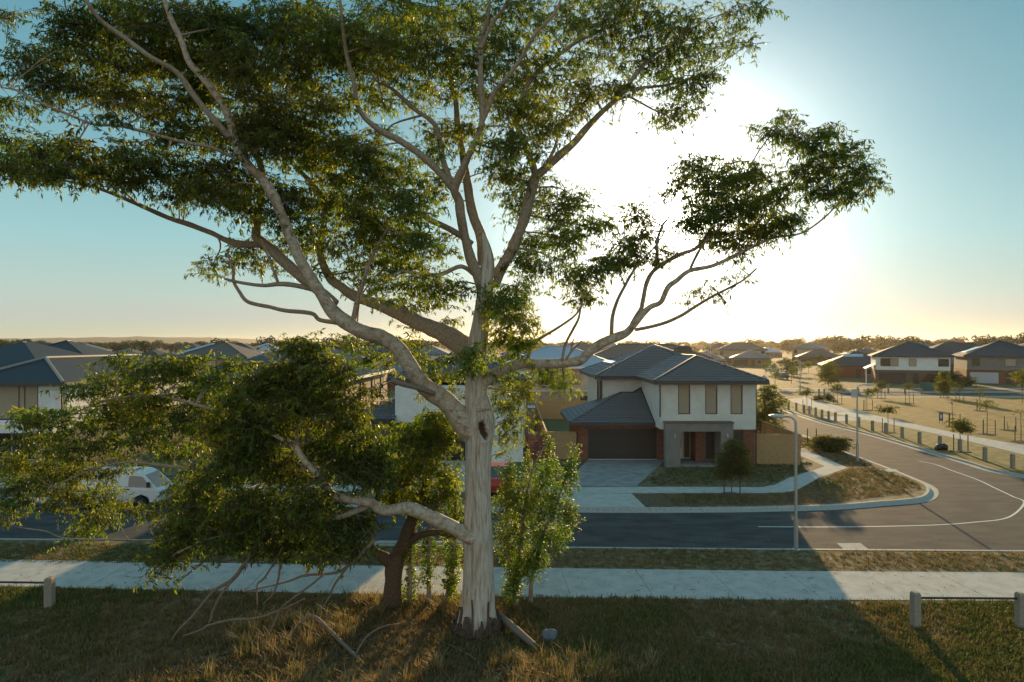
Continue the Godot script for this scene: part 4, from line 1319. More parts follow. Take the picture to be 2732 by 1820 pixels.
	# right limb
	limb(t, [[1108, 945, 34], [1100, 915, 30], [1112, 885, 25], [1143, 857, 24], [1176, 843, 24], [1200, 836, 24], [1231, 836, 24], [1264, 836, 23], [1308, 833, 24], [1336, 829, 22], [1359, 807, 21], [1385, 789, 21], [1417, 774, 20], [1443, 762, 19], [1470, 731, 15], [1495, 706, 14], [1519, 694, 13], [1536, 660, 13], [1556, 644, 12], [1585, 623, 11], [1639, 611, 9], [1701, 582, 8], [1742, 562, 7], [1784, 545, 6], [1840, 537, 5], [1886, 508, 4], [1927, 470, 2.5]], 18.8, 19.6, mats.bark_pale, "limb", 14, 5)
	limb(t, [[1446, 760, 12], [1462, 730, 11], [1474, 710, 11], [1478, 692, 11], [1486, 651, 10], [1507, 618, 10], [1556, 589, 9], [1598, 572, 8], [1622, 547, 7], [1634, 522, 5], [1660, 480, 3]], 19.2, 20.0, B)
	limb(t, [[1585, 623, 8], [1600, 590, 7], [1622, 555, 6], [1660, 520, 5], [1700, 470, 4], [1740, 420, 3]], 19.4, 18.6, B, "limb", 8)
	limb(t, [[1507, 618, 8], [1511, 589, 8], [1511, 556, 7], [1523, 519, 6], [1540, 494, 4], [1544, 450, 2.5]], 19.5, 19.5, B, "limb", 8)
	limb(t, [[1460, 758, 8], [1515, 747, 8], [1565, 726, 7], [1598, 706, 7], [1639, 681, 6], [1672, 664, 5], [1709, 644, 4], [1740, 617, 4]], 19.1, 18.4, B, "limb", 8)
	limb(t, [[1406, 778, 10], [1408, 730, 9], [1420, 689, 8], [1437, 656, 7], [1462, 615, 6], [1503, 570, 4], [1530, 530, 3]], 19.2, 18.9, B, "limb", 8)
	limb(t, [[1212, 834, 9], [1222, 791, 8], [1248, 774, 7], [1275, 758, 6], [1314, 732, 5], [1332, 712, 4], [1340, 690, 3]], 18.9, 18.5, B, "limb", 8)
	limb(t, [[1293, 828, 7], [1299, 794, 6], [1314, 763, 6], [1330, 732, 5], [1336, 700, 3]], 18.9, 18.7, B, "limb", 8)
	limb(t, [[1302, 826, 6], [1314, 807, 5], [1338, 783, 3]], 18.9, 18.9, B, "limb", 6)
	limb(t, [[1313, 808, 5], [1316, 790, 4], [1321, 776, 2.5]], 18.9, 18.9, B, "limb", 6)
	limb(t, [[1740, 562, 6], [1770, 500, 5], [1800, 440, 4], [1850, 380, 3.5], [1900, 350, 2.5]], 19.5, 19.4, B, "limb", 8)
	limb(t, [[1640, 500, 4], [1690, 440, 4], [1720, 390, 3.5], [1750, 340, 3], [1790, 290, 2]], 19.6, 19.8, B, "limb", 6)
	# low left limb that carries the foliage over the street
	limb(t, [[1085, 1238, 30], [1054, 1220, 34], [1024, 1205, 32], [980, 1185, 30], [937, 1170, 30], [893, 1174, 26], [872, 1170, 24], [852, 1155, 22], [800, 1146, 20], [765, 1138, 18], [750, 1118, 17], [730, 1090, 16], [697, 1054, 15], [678, 1024, 13], [650, 1010, 9], [600, 985, 7], [540, 960, 6]], 18.6, 17.4, mats.bark_pale, "limb", 12)
	limb(t, [[690, 1045, 10], [682, 1000, 9], [690, 960, 8], [700, 900, 7], [710, 840, 5], [700, 790, 3]], 17.8, 18.2, B, "limb", 8)
	limb(t, [[855, 1158, 16], [790, 1185, 14], [720, 1200, 12], [640, 1215, 10], [560, 1225, 8], [480, 1240, 6], [410, 1270, 4]], 18.2, 17.2, B, "limb", 8)
	limb(t, [[640, 1010, 9], [560, 1050, 9], [480, 1075, 8], [430, 1075, 7], [345, 1066, 6], [290, 1062, 5], [210, 1080, 4], [120, 1120, 3]], 18.0, 19.4, B, "limb", 8)
	limb(t, [[560, 965, 8], [450, 930, 7], [350, 910, 6], [250, 920, 5], [150, 960, 4], [80, 1000, 3]], 18.2, 19.8, B, "limb", 8)
	limb(t, [[500, 1210, 5], [420, 1240, 4], [362, 1241, 3.5], [260, 1240, 3.5], [167, 1238, 3.2], [138, 1234, 3], [106, 1221, 2.6], [56, 1214, 2]], 18.0, 18.6, B, "limb", 6)
	limb(t, [[370, 1240, 3.2], [350, 1226, 3], [343, 1210, 2.5], [330, 1180, 2]], 18.1, 18.3, B, "limb", 6)
	limb(t, [[295, 1238, 3], [275, 1205, 3], [262, 1180, 2.5], [230, 1170, 2]], 18.2, 18.6, B, "limb", 6)
	# broken stub on the big limb
	limb(t, [[1000, 905, 10], [965, 893, 13], [930, 884, 12], [898, 876, 7]], 18.4, 18.2, mats.dead, "stub", 8)
	# bare boughs that droop to the grass
	var D: Material = mats.dead
	for a in [
		[[620, 1225, 9], [590, 1262, 9], [562, 1298, 9], [536, 1331, 9], [495, 1356, 8], [474, 1379, 7], [441, 1418, 6], [414, 1444, 5], [396, 1470, 3]],
		[[536, 1333, 6], [510, 1365, 6], [490, 1405, 5], [475, 1440, 4], [420, 1462, 3]],
		[[470, 1440, 4], [530, 1425, 4], [590, 1420, 4], [650, 1400, 4], [700, 1376, 3]],
		[[860, 1240, 9], [830, 1275, 9], [804, 1298, 8], [771, 1317, 7], [705, 1322, 6], [663, 1336, 5], [620, 1347, 4], [560, 1360, 3]],
		[[800, 1302, 6], [770, 1343, 6], [757, 1372, 4], [740, 1400, 2.5]],
		[[745, 1320, 5], [715, 1345, 5], [680, 1370, 5], [645, 1400, 4], [630, 1432, 4], [610, 1470, 2.5]],
		[[655, 1270, 6], [645, 1300, 6], [640, 1333, 5], [628, 1365, 4], [605, 1388, 2.5]],
		[[650, 1260, 5], [610, 1326, 5], [592, 1345, 4], [592, 1390, 3]],
		[[520, 1240, 6], [470, 1290, 6], [420, 1330, 3], [398, 1350, 2.5]]]:
		limb(t, a, 17.9, 18.2, D, "bare_bough", 7)
	# ---- foliage: [x, y, rx, ry] ellipses, group by group with depth and spread
	var groups := [
		[18.6, 1.4, 0.85, 1.65, [[170, 60, 70, 50], [260, 40, 80, 60], [350, 60, 80, 70], [230, 130, 80, 60], [120, 130, 70, 40], [330, 160, 90, 60], [60, 140, 45, 35], [420, 130, 80, 60], [450, 40, 80, 60], [300, 230, 80, 40], [200, 205, 80, 34], [110, 190, 60, 35], [380, 245, 70, 40], [460, 210, 70, 60], [540, 60, 90, 70], [560, 160, 80, 70], [620, 250, 80, 70], [560, 300, 80, 60], [480, 310, 70, 46], [640, 50, 80, 60], [660, 140, 80, 60], [20, 25, 26, 20], [500, 120, 80, 60], [610, 330, 60, 40]]],
		[17.6, 1.4, 0.9, 1.55, [[25, 335, 40, 55], [25, 245, 30, 30], [100, 350, 60, 45], [170, 350, 50, 42], [130, 395, 70, 30], [230, 385, 60, 36], [300, 355, 60, 34], [290, 420, 70, 24], [370, 390, 70, 46], [390, 310, 60, 34], [440, 430, 60, 40], [400, 460, 45, 22], [500, 440, 60, 46], [500, 385, 60, 36], [555, 425, 60, 50], [60, 400, 40, 30], [10, 390, 30, 30], [120, 240, 30, 16], [250, 265, 34, 14], [560, 480, 45, 40], [640, 500, 40, 40]]],
		[19.7, 2.2, 1.15, 1.25, [[700, 200, 70, 50], [740, 240, 70, 40], [700, 300, 80, 50], [780, 330, 70, 46], [700, 380, 70, 50], [770, 410, 80, 46], [850, 380, 80, 50], [850, 450, 70, 50], [780, 480, 70, 45], [720, 520, 60, 46], [650, 450, 50, 46], [780, 560, 70, 46], [850, 530, 70, 50], [870, 600, 70, 46], [930, 560, 60, 45], [940, 470, 70, 50], [1000, 420, 46, 46], [960, 610, 60, 36], [900, 665, 60, 34], [1000, 660, 60, 34], [1040, 665, 36, 30], [970, 695, 60, 22], [650, 560, 46, 26], [565, 575, 56, 30], [510, 600, 40, 24], [480, 622, 30, 14], [610, 605, 34, 18], [640, 625, 26, 14], [700, 570, 40, 30], [820, 640, 36, 30], [900, 520, 50, 40], [1010, 560, 36, 36], [720, 620, 30, 14], [660, 320, 50, 40], [740, 350, 50, 40], [820, 350, 50, 36], [900, 420, 50, 40], [830, 490, 50, 40], [900, 600, 46, 36], [740, 460, 50, 40], [690, 460, 40, 40], [960, 540, 40, 36], [930, 380, 50, 40], [880, 320, 40, 30]]],
		[19.3, 2.4, 1.15, 1.25, [[740, 60, 80, 60], [830, 60, 80, 60], [760, 140, 70, 50], [850, 150, 80, 60], [930, 60, 80, 60], [940, 150, 70, 60], [1000, 90, 70, 60], [1040, 180, 60, 60], [880, 240, 60, 34], [965, 215, 56, 36], [800, 100, 60, 50], [890, 110, 60, 50], [720, 110, 60, 50], [700, 30, 60, 40], [990, 30, 60, 40], [1100, 140, 46, 46], [1110, 220, 40, 40], [1000, 350, 40, 36], [1250, 250, 40, 36], [1010, 300, 50, 40], [1080, 60, 60, 50], [1150, 100, 60, 60], [1160, 200, 60, 50], [1185, 260, 70, 55], [1080, 300, 46, 36], [1150, 340, 60, 46], [1200, 330, 60, 40], [1260, 290, 56, 50], [1240, 210, 60, 50], [1220, 140, 50, 46], [1230, 50, 60, 44], [1060, 10, 60, 40], [900, 10, 80, 40], [1180, 20, 60, 40], [1140, 400, 40, 30], [820, 210, 40, 30]]],
		[20.2, 1.6, 1.15, 1.25, [[1310, 60, 70, 50], [1300, 150, 60, 42], [1380, 120, 70, 46], [1390, 40, 70, 50], [1460, 70, 70, 52], [1480, 150, 70, 46], [1540, 60, 60, 50], [1560, 120, 60, 46], [1600, 50, 50, 40], [1640, 110, 36, 42], [1690, 70, 32, 42], [1715, 105, 18, 24], [1735, 15, 34, 26], [1420, 205, 56, 34], [1345, 205, 56, 42], [1330, 245, 36, 36], [1545, 205, 46, 30], [1600, 180, 46, 34], [1642, 180, 24, 26], [1565, 258, 40, 24], [1525, 262, 28, 20], [1590, 230, 26, 26], [1545, 282, 26, 18], [1680, 20, 30, 20], [1300, 10, 60, 34], [1440, 5, 80, 36]]],
		[19.6, 1.8, 1.2, 1.35, [[1190, 410, 46, 36], [1240, 430, 50, 36], [1200, 470, 54, 50], [1280, 480, 60, 46], [1330, 460, 40, 34], [1350, 520, 54, 34], [1390, 510, 26, 26], [1300, 550, 64, 40], [1235, 555, 54, 46], [1250, 610, 46, 24], [1200, 610, 40, 36], [1290, 600, 40, 18]]],
		[18.2, 0.5, 1.4, 1.7, [[1150, 690, 44, 44], [1200, 680, 34, 36], [1180, 730, 52, 44], [1212, 762, 26, 36], [1160, 780, 34, 30], [1088, 815, 26, 30], [1092, 845, 22, 26], [1190, 800, 26, 22]]],
		[20.4, 0.9, 1.2, 0.75, [[820, 790, 46, 36], [850, 825, 46, 32], [960, 800, 46, 36], [1000, 830, 46, 36], [1000, 885, 36, 36], [1040, 860, 36, 36], [960, 760, 30, 20], [1040, 905, 26, 30], [905, 830, 26, 26], [1030, 740, 30, 22]]],
		[19.3, 0.9, 1.1, 1.85, [[1330, 640, 46, 38], [1340, 680, 36, 20], [1380, 612, 36, 30], [1420, 605, 44, 34], [1440, 570, 36, 32], [1470, 500, 34, 26], [1470, 540, 36, 26], [1455, 475, 20, 16], [1530, 582, 36, 20], [1500, 602, 22, 16], [1600, 390, 44, 34], [1570, 420, 30, 26], [1660, 415, 56, 46], [1720, 400, 56, 36], [1640, 480, 64, 46], [1720, 470, 66, 46], [1780, 440, 46, 36], [1595, 515, 32, 26], [1660, 540, 56, 36], [1740, 530, 56, 32], [1800, 510, 40, 30], [1825, 500, 22, 26], [1695, 570, 36, 18], [1590, 470, 30, 36], [1570, 370, 18, 18], [1530, 440, 14, 20]]],
		[19.5, 0.7, 1.05, 1.7, [[1770, 305, 32, 22], [1735, 292, 18, 10], [1800, 268, 26, 16], [1830, 330, 44, 34], [1880, 330, 44, 36], [1900, 385, 54, 40], [1950, 345, 40, 34], [1982, 395, 38, 42], [1850, 400, 44, 34], [1925, 430, 54, 28], [1965, 448, 34, 20], [1865, 445, 36, 20], [1820, 290, 26, 16], [1910, 300, 26, 16], [2010, 420, 16, 22]]],
		[18.7, 0.4, 1.05, 0.95, [[1640, 660, 24, 14], [1612, 672, 32, 14], [1690, 638, 30, 14], [1660, 690, 22, 12], [1580, 690, 14, 8], [1690, 600, 20, 10]]],
		[21.0, 0.8, 1.3, 1.5, [[1170, 870, 40, 36], [1200, 900, 34, 36], [1160, 930, 34, 36], [1172, 1000, 26, 36], [1270, 865, 42, 28], [1295, 888, 26, 22], [1240, 850, 26, 16], [1180, 960, 24, 26], [1160, 1040, 16, 24]]],
		[17.9, 0.7, 0.95, 1.9, [[620, 870, 56, 46], [700, 880, 56, 46], [650, 960, 56, 46], [580, 1030, 56, 46], [680, 1090, 50, 40], [740, 1150, 50, 40], [560, 1200, 56, 40], [660, 1230, 56, 36], [800, 1020, 50, 40], [480, 1100, 46, 46], [450, 1180, 46, 40], [860, 1090, 36, 36], [690, 795, 46, 30], [722, 830, 56, 36], [760, 850, 56, 36], [650, 880, 66, 54], [560, 920, 56, 54], [520, 980, 56, 56], [600, 980, 66, 56], [680, 930, 60, 46], [760, 920, 66, 56], [800, 970, 56, 56], [740, 1020, 50, 40], [620, 1060, 60, 50], [520, 1060, 46, 56], [560, 1140, 66, 56], [480, 1160, 56, 56], [430, 1230, 56, 46], [380, 1290, 42, 34], [520, 1220, 66, 50], [620, 1180, 66, 56], [600, 1250, 56, 34], [700, 1180, 56, 50], [690, 1250, 56, 38], [770, 1230, 56, 50], [800, 1190, 46, 30], [830, 1210, 36, 28], [820, 1080, 56, 46], [780, 1060, 40, 34], [860, 1030, 40, 46], [820, 1250, 40, 30], [740, 1280, 36, 14], [640, 790, 20, 16], [700, 1130, 40, 30], [850, 900, 20, 26]]],
		[19.6, 0.8, 1.1, 1.6, [[270, 830, 34, 30], [240, 880, 46, 34], [330, 860, 46, 36], [400, 850, 46, 32], [450, 842, 54, 32], [540, 850, 46, 32], [500, 880, 46, 36], [430, 900, 56, 36], [350, 920, 56, 46], [260, 940, 56, 46], [190, 900, 32, 24], [180, 970, 56, 36], [110, 952, 46, 24], [90, 1000, 42, 36], [160, 1030, 64, 34], [250, 1010, 56, 34], [340, 1000, 56, 40], [430, 980, 56, 46], [400, 1040, 50, 22], [190, 1085, 46, 24], [40, 1130, 46, 40], [160, 1150, 46, 34], [225, 1190, 42, 30], [190, 1215, 36, 22], [18, 1180, 28, 26], [110, 1110, 46, 34], [350, 1180, 36, 12], [440, 1110, 34, 34], [90, 1060, 40, 26], [290, 960, 40, 30], [280, 1048, 30, 12], [230, 1130, 30, 22], [255, 1085, 26, 24], [250, 1140, 24, 30], [300, 1172, 40, 14], [400, 1140, 20, 36], [60, 960, 40, 24], [30, 1060, 36, 36], [140, 1090, 46, 30], [310, 900, 46, 34], [480, 930, 46, 36], [360, 960, 46, 36]]]]
	for g in groups:
		for e in g[4]:
			clump(t, e[0], e[1], e[2], e[3], g[0], g[1], g[2], g[3])
	finish(t, sprays, mats.bark_limb)

func make_trunk(t: Bole) -> void:
	# centre line and widths of the bole, base to the crown fork
	var pts := [[1097, 1462, 128], [1097, 1430, 104], [1098, 1395, 90], [1100, 1330, 80], [1099, 1270, 77], [1098, 1230, 78], [1098, 1190, 72], [1098, 1120, 67], [1099, 1050, 67], [1102, 1000, 74], [1104, 965, 80], [1099, 930, 68], [1094, 895, 56], [1093, 850, 50], [1098, 790, 52], [1106, 740, 46], [1113, 690, 44], [1118, 640, 43], [1121, 595, 34], [1116, 560, 22], [1110, 535, 8]]
	var p := []
	var r := []
	for q in pts:
		p.append(atd(q[0], q[1], 18.95))
		r.append(q[2] * 0.44 * 18.95 / 1562.0)
	p[0].y = -0.15
	var s := spline(p, r, 9)
	for i in s[0].size():
		t.bones.append([s[0][i], s[1][i]])
	var sides := 56
	var mb := MB.new()
	var hole := atd(1113, 985, 18.95)
	var ring := func(i: int) -> Array:
		var o := []
		var c: Vector3 = s[0][i]
		for k in sides + 1:
			var a := TAU * (k % sides) / sides
			var d := V(cos(a), 0, sin(a))
			var rr: float = s[1][i]
			rr *= 1.0 + 0.09 * wob.get_noise_3d(cos(a) * 130, c.y * 9.0, sin(a) * 130) + 0.05 * wob.get_noise_3d(cos(a) * 330, c.y * 40.0, sin(a) * 330)
			if c.y < 1.2:
				rr *= 1.0 + 0.13 * (1.2 - c.y) * sin(a * 5.0 + 0.7) * 0.8
			var q := c + d * rr
			var u := Vector2((q.x - hole.x + 0.05 * sin(q.y * 9.0)) / 0.13, (q.y - hole.y) / 0.3).length()
			var front := d.z > 0.1
			var tone := Color(1, 1, 1)
			if front and u < 1.0:
				q -= d * 0.16 * smoothstep(1.0, 0.45, u)
			elif front and u < 1.5:
				q += d * 0.05 * (1.0 - absf(u - 1.2) / 0.3)
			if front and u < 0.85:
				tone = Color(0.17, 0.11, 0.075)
			var st := wob.get_noise_3d(cos(a) * 220 + 40, c.y * 7.0, sin(a) * 220)
			if u >= 0.85 and st > 0.16:
				tone = tone.lerp(Color(0.68, 0.52, 0.4), clampf((st - 0.16) * 5.0, 0.0, 1.0))
			o.append([q, tone])
		return o
	var prev: Array = ring.call(0)
	var grid := [prev]
	for i in range(1, s[0].size()):
		grid.append(ring.call(i))
	var nrm := []
	for i in grid.size():
		var row := []
		for k in sides + 1:
			var a: Vector3 = grid[i][(k + 1) % sides][0] - grid[i][(k - 1 + sides) % sides][0]
			var b: Vector3 = grid[mini(i + 1, grid.size() - 1)][k][0] - grid[maxi(i - 1, 0)][k][0]
			row.append(b.cross(a).normalized())
		nrm.append(row)
	for i in grid.size() - 1:
		for k in sides:
			var q := [grid[i][k], grid[i][k + 1], grid[i + 1][k + 1], grid[i + 1][k]]
			var m := [nrm[i][k], nrm[i][k + 1], nrm[i + 1][k + 1], nrm[i + 1][k]]
			for tr in [[0, 3, 2], [0, 2, 1]]:
				mb.tris(q[tr[0]][0], q[tr[1]][0], q[tr[2]][0], m[tr[0]], m[tr[1]], m[tr[2]])
				var e := mb.c.size()
				mb.c[e - 3] = q[tr[0]][1]
				mb.c[e - 2] = q[tr[2]][1]
				mb.c[e - 1] = q[tr[1]][1]
	part(mb, "trunk", mats.bark, t.node)
	# loose strips of old bark round the foot
	var r2 := RandomNumberGenerator.new()
	r2.seed = 77
	for k in 70:
		var a := TAU * k / 70.0 + r2.randf_range(-0.12, 0.12)
		var long := k % 9 == 0
		var h := r2.randf_range(0.7, 1.15) if long else r2.randf_range(0.25, 0.65)
		var w := r2.randf_range(0.03, 0.07) if long else r2.randf_range(0.05, 0.15)
		var lean := r2.randf_range(-0.35, 0.35) * (0.3 if long else 1.0)
		var curl := r2.randf_range(0.0, 0.2) * (0.2 if long else 1.0)
		var b := MB.new()
		var last := []
		for i in 6:
			var u := i / 5.0
			var y := h * u - 0.03
			var aa := a + lean * u * h
			var base_r := lerpf(0.64, 0.47, clampf(y / 0.62, 0.0, 1.0)) * (1.0 + 0.02 * sin(aa * 5.0))
			var flare := 0.03 + curl * u * u + r2.randf_range(0.0, 0.025)
			var c: Vector3 = s[0][0]
			var d := V(cos(aa), 0, sin(aa))
			var tn := V(-sin(aa), 0, cos(aa))
			var p0 := V(c.x, y - curl * u * u * 0.6, c.z) + d * (base_r + flare)
			var ww := w * (1.0 - 0.5 * u * u) * r2.randf_range(0.8, 1.15)
			var now := [p0 - tn * ww, p0 + tn * ww, p0 + tn * ww * 0.7 - d * 0.05, p0 - tn * ww * 0.7 - d * 0.05]
			if i > 0:
				for e in 4:
					b.quad(last[(e + 1) % 4], last[e], now[e], now[(e + 1) % 4])
			last = now
		b.quad(last[1], last[0], last[3], last[2])
		part(b, "bark_strip", mats.bark_rough, t.node)

func make_small_trees() -> void:
	# the old dark stump with suckers beside the gum
	var t := Bole.new()
	t.node = thing("old_tree", "short dark rough-barked tree with forked trunk left of the big gum", "tree")
	limb(t, [[903, 1400, 54], [901, 1375, 42], [903, 1340, 39], [908, 1305, 38], [918, 1275, 36], [928, 1245, 30], [940, 1210, 30], [958, 1170, 24], [975, 1130, 18], [985, 1080, 12], [985, 1020, 8]], 20.7, 20.9, mats.bark_rough, "trunk", 14)
	limb(t, [[908, 1300, 30], [885, 1282, 26], [862, 1266, 20], [852, 1240, 15], [855, 1200, 12], [865, 1150, 9], [880, 1090, 6]], 20.7, 20.3, mats.bark_rough, "limb", 10)
	limb(t, [[920, 1262, 20], [960, 1232, 18], [1010, 1225, 15], [1050, 1236, 10]], 20.8, 20.4, mats.bark_rough, "limb", 8)
	limb(t, [[948, 1185, 14], [985, 1165, 12], [1015, 1160, 9]], 20.8, 20.0, mats.dead, "stub", 8)
	for e in [[940, 1000, 40, 40], [1020, 980, 34, 40], [930, 1150, 40, 26], [1030, 1130, 26, 36], [980, 985, 46, 40], [960, 1040, 56, 46], [1010, 1020, 44, 46], [940, 1095, 56, 46], [1015, 1085, 36, 36], [980, 1135, 46, 24], [900, 1110, 46, 36], [1000, 960, 26, 26], [890, 1060, 36, 30], [905, 1150, 30, 20]]:
		clump(t, e[0], e[1], e[2], e[3], 20.6, 0.6, 1.2, 1.9)
	finish(t, sprays, mats.bark_rough)
	# leafy suckers: broad shiny leaves on upright stems
	var list := [
		["bright green broad-leaved sapling standing right of the gum trunk", [[[1185, 1402, 16], [1186, 1350, 13], [1195, 1280, 10], [1205, 1180, 7], [1225, 1080, 4], [1262, 1010, 2]], [[1186, 1360, 9], [1170, 1280, 7], [1165, 1180, 5], [1168, 1090, 2]], [[1190, 1340, 9], [1230, 1260, 7], [1270, 1180, 5], [1300, 1100, 3], [1318, 1030, 2]]], [[1180, 1350, 30, 34], [1195, 1300, 42, 40], [1178, 1230, 42, 50], [1245, 1235, 48, 44], [1165, 1150, 30, 60], [1210, 1150, 50, 60], [1270, 1150, 46, 56], [1310, 1185, 22, 36], [1168, 1085, 22, 26], [1256, 1080, 30, 34], [1263, 1025, 9, 26], [1310, 1090, 20, 34], [1320, 1040, 8, 20], [1212, 1060, 12, 28], [1225, 1300, 24, 30]], 20.7],
		["slim grey-stemmed sapling behind the bright one right of the trunk", [[[1219, 1408, 13], [1220, 1370, 11], [1222, 1335, 10], [1232, 1290, 8], [1250, 1230, 5], [1275, 1160, 3]]], [[1240, 1280, 24, 24], [1290, 1230, 22, 30]], 20.9],
		["narrow ivy-clad stem next to the dark forked trunk", [[[944, 1400, 9], [943, 1340, 8], [944, 1280, 7], [955, 1210, 5], [965, 1140, 3]]], [[941, 1372, 13, 22], [943, 1330, 16, 28], [944, 1280, 15, 30], [950, 1235, 16, 24], [960, 1180, 22, 26]], 20.8],
		["leafy upright stem midway between the two trunks", [[[987, 1395, 12], [986, 1350, 10], [985, 1290, 7], [990, 1220, 5], [1000, 1140, 3]]], [[985, 1320, 16, 24], [985, 1275, 18, 30], [988, 1245, 20, 18], [1000, 1160, 30, 30], [1020, 1110, 26, 26]], 21.0],
		["leaning leafy sapling tight against the left of the gum trunk", [[[1012, 1420, 22], [1022, 1390, 18], [1033, 1362, 14], [1040, 1320, 9], [1045, 1250, 6], [1050, 1150, 3]]], [[1040, 1345, 20, 24], [1036, 1300, 26, 34], [1040, 1260, 24, 30], [1045, 1190, 22, 30], [1042, 1130, 20, 30], [1030, 1220, 20, 16]], 20.6]]
	for a in list:
		t = Bole.new()
		t.node = thing("leafy_sapling", a[0], "sapling", Vector3.ZERO, 0.0, "leafy saplings round the gum")
		for l in a[1]:
			limb(t, l, a[3], a[3], mats.bark_limb, "stem", 8)
		for e in a[2]:
			clump(t, e[0], e[1], e[2], e[3], a[3], 0.3, 1.6, 2.6, 0.85)
		finish(t, broads, mats.twig)

# small trees of streets and park: base in survey pixels, crown ellipses [dx, y, rx, ry] round it
func street_tree(called: String, label: String, group: String, base: Vector3, stakes: Array, height: float, crown: Array, tone: float, dens: float, broad := false, trunk_r := 0.03) -> void:
	var t := Bole.new()
	t.node = thing(called, label, "tree", base, 0.0, group)
	var h := height
	var m := MB.new()
	var lean := rng.randf_range(-0.06, 0.06)
	var tp := [V(0, -0.05, 0), V(lean * 0.5, h * 0.4, 0.02), V(lean, h * 0.7, -0.03), V(lean * 1.5, h * 0.95, 0)]
	m.tube(tp, [trunk_r, trunk_r * 0.85, trunk_r * 0.6, trunk_r * 0.25], 6)
	part(m, "trunk", mats.twig, t.node)
	for x in stakes:
		var s := MB.new()
		s.box(V(x[0] - 0.025, -0.05, x[1] - 0.025), V(x[0] + 0.025, x[2], x[1] + 0.025))
		part(s, "stake", mats.stake, t.node)
	if stakes.size():
		var bed := MB.new()
		bed.lathe([[0.75, 0.0], [0.6, 0.05], [0.02, 0.06]], V(0, 0.005, 0), 12)
		part(bed, "mulch_bed", mats.bark_rough, t.node)
	var z := -base.z
	var sp: Array = broads if broad else sprays
	for c in crown:
		var ctr := V(c[0], c[1], c[2])
		for k in 3:
			fork_twig(t, V(lean * c[1] / h, minf(c[1] * 0.8, h * 0.8), 0), ctr + V(rng.randf_range(-1, 1) * c[3], rng.randf_range(-0.3, 0.8) * c[4], rng.randf_range(-1, 1) * c[3]) * 0.7, trunk_r * 0.4, 0.004, 0.1)
		var n := int(dens * c[3] * c[4] * 90.0)
		var ss := 1.0
		if n > 70:
			ss = sqrt(n / 70.0)
			n = 70
		for k in n:
			var d := V(rng.randfn(), rng.randfn(), rng.randfn()).normalized() * pow(rng.randf(), 0.45)
			var p := ctr + V(d.x * c[3], d.y * c[4], d.z * c[3])
			var v := rng.randi() % 3
			t.where[v].append(Transform3D(Basis(Vector3.UP, rng.randf() * TAU).scaled(Vector3.ONE * ss * rng.randf_range(0.7, 1.2)), p))
			var g := tone * rng.randf_range(0.7, 1.3)
			var warm := rng.randf()
			t.cols[v].append(Color(g * lerpf(0.09, 0.16, warm), g * lerpf(0.13, 0.155, warm), g * 0.03))
	finish(t, sp, mats.twig)

